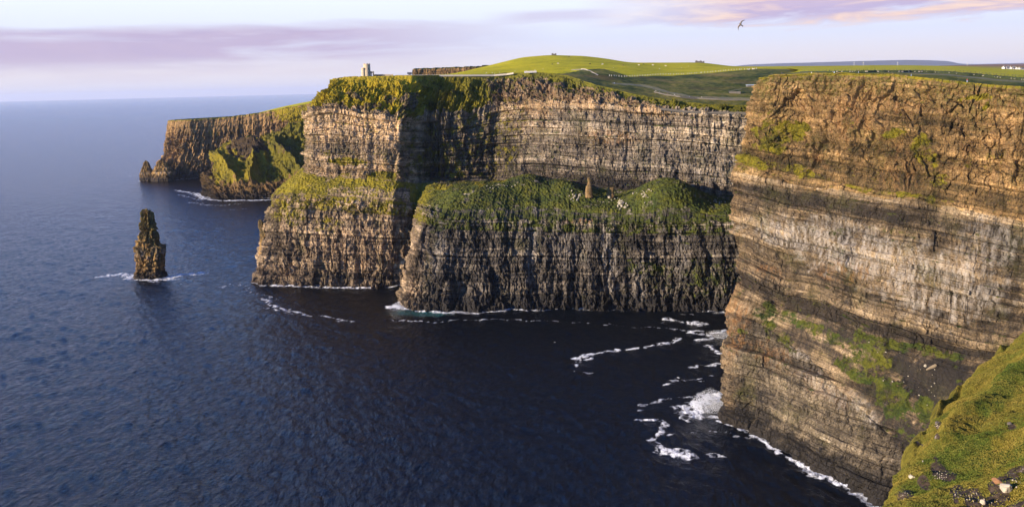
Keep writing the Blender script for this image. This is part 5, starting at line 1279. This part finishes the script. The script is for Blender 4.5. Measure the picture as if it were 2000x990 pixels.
# colour ramps clamp at 1: scale the normalised ramp instead
def Cn(r, g, b): return tuple(((x+.055)/1.055)**2.4 for x in (r, g, b))
veil = t.ramp(t.mr(dz, 0, .16), [(0, Cn(.87, .85, .89)), (.14, Cn(.91, .88, .90)), (.32, Cn(.865, .88, .955)), (.60, Cn(.93, .955, 1.0)), (1.0, Cn(.90, .945, 1.0))])
n1 = t.noise(t.vmul(d, (3, 3, 34)), 1.6, 6, .55, .3); n2 = t.noise(t.vmul(d, (8, 8, 60)), 1.3, 6, .6, .4)
# lavender bank on the left
cz = t.math('ADD', t.math('SUBTRACT', dz, .0585), t.math('MULTIPLY', t.math('SUBTRACT', n1, .5), .035))
cz = t.math('ADD', cz, t.math('MULTIPLY', az, -.028))
bank_ = t.math('MULTIPLY', t.mr(cz, -.034, -.010), t.mr(cz, .024, .012)); bank_ = t.math('MULTIPLY', bank_, t.mr(az, .06, -.20))
bank_ = t.math('MULTIPLY', bank_, t.mr(t.math('ADD', n1, t.math('MULTIPLY', az, -.35)), .30, .55)); bank_ = t.math('MULTIPLY', bank_, .95)
bc = t.mix(n2, Cn(.70, .64, .78), Cn(.80, .72, .80))
col = t.mix(bank_, veil, bc)
# thin lavender streak in the middle
s1 = t.math('MULTIPLY', t.mr(t.math('ABSOLUTE', t.math('ADD', t.math('SUBTRACT', dz, .077), t.math('MULTIPLY', t.math('SUBTRACT', n1, .5), .02))), .009, .002), t.mr(t.math('ABSOLUTE', t.math('SUBTRACT', az, .055)), .085, .03))
col = t.mix(t.math('MULTIPLY', s1, .65), col, Cn(.80, .76, .86))
# peach cloud upper right
c2 = t.math('ADD', t.math('SUBTRACT', dz, .083), t.math('MULTIPLY', t.math('SUBTRACT', n2, .5), .05)); c2 = t.math('ADD', c2, .004)
pb = t.math('MULTIPLY', t.mr(c2, -.024, -.012), t.mr(t.math('ADD', az, t.math('MULTIPLY', n1, .1)), .14, .30)); pb = t.math('MULTIPLY', pb, t.mr(n1, .20, .36))
pb = t.math('MULTIPLY', pb, t.mr(c2, .060, .03))
pc = t.mix(t.mr(c2, -.01, .03), Cn(.74, .66, .79), Cn(.90, .74, .75)); pc = t.mix(t.mr(n2, .48, .65), pc, Cn(.97, .83, .74))
col = t.mix(t.math('MULTIPLY', pb, .9), col, pc)
# low pink-yellow glow
col = t.mix(t.math('MULTIPLY', t.mr(t.math('ABSOLUTE', t.math('SUBTRACT', dz, .022)), .02, .0), .35), col, Cn(.90, .86, .86))
sc2 = t.new('ShaderNodeVectorMath', operation='SCALE'); t.put(sc2.inputs[0], col); sc2.inputs[3].default_value = K
skyc = t.mix(1.0, sky.outputs[0], (.62, 1.25, 2.6, 1), 'MULTIPLY')
skyc = t.mix(1.0, skyc, t.mr(dz, .30, .75, 1.0, .28), 'MULTIPLY')
vw = t.ramp(t.mr(dz, 0, .6), [(0, 1), (.17, .97), (.25, .55), (.38, .22), (.55, .0)])
back = t.mr(t.math('ABSOLUTE', az), 2.6, .9, .35, 1.0)
fin = t.mix(t.math('MULTIPLY', vw, back), skyc, sc2.outputs[0])
bg = t.new('ShaderNodeBackground'); t.put(bg.inputs[0], fin); bg.inputs[1].default_value = .1
ow = t.new('ShaderNodeOutputWorld'); w.node_tree.links.new(bg.outputs[0], ow.inputs[0])

cam = bpy.data.cameras.new('camera'); co = bpy.data.objects.new('camera', cam); COL.objects.link(co); SC.camera = co
cam.sensor_width = 36; cam.lens = 36*F/2000; cam.clip_start = .5; cam.clip_end = 400000
Mx = Matrix.Identity(4)
for i in range(3): Mx[i][0], Mx[i][1], Mx[i][2] = RR[i], UU[i], -FW[i]
Mx[2][3] = CAMZ; co.matrix_world = Mx
vs_ = SC.view_settings; vs_.view_transform = 'Standard'; vs_.look = 'None'; vs_.exposure = 1.05; vs_.gamma = 1
SC.cycles.use_denoising = True; SC.cycles.max_bounces = 6; SC.cycles.diffuse_bounces = 3; SC.cycles.glossy_bounces = 3; SC.cycles.volume_bounces = 0
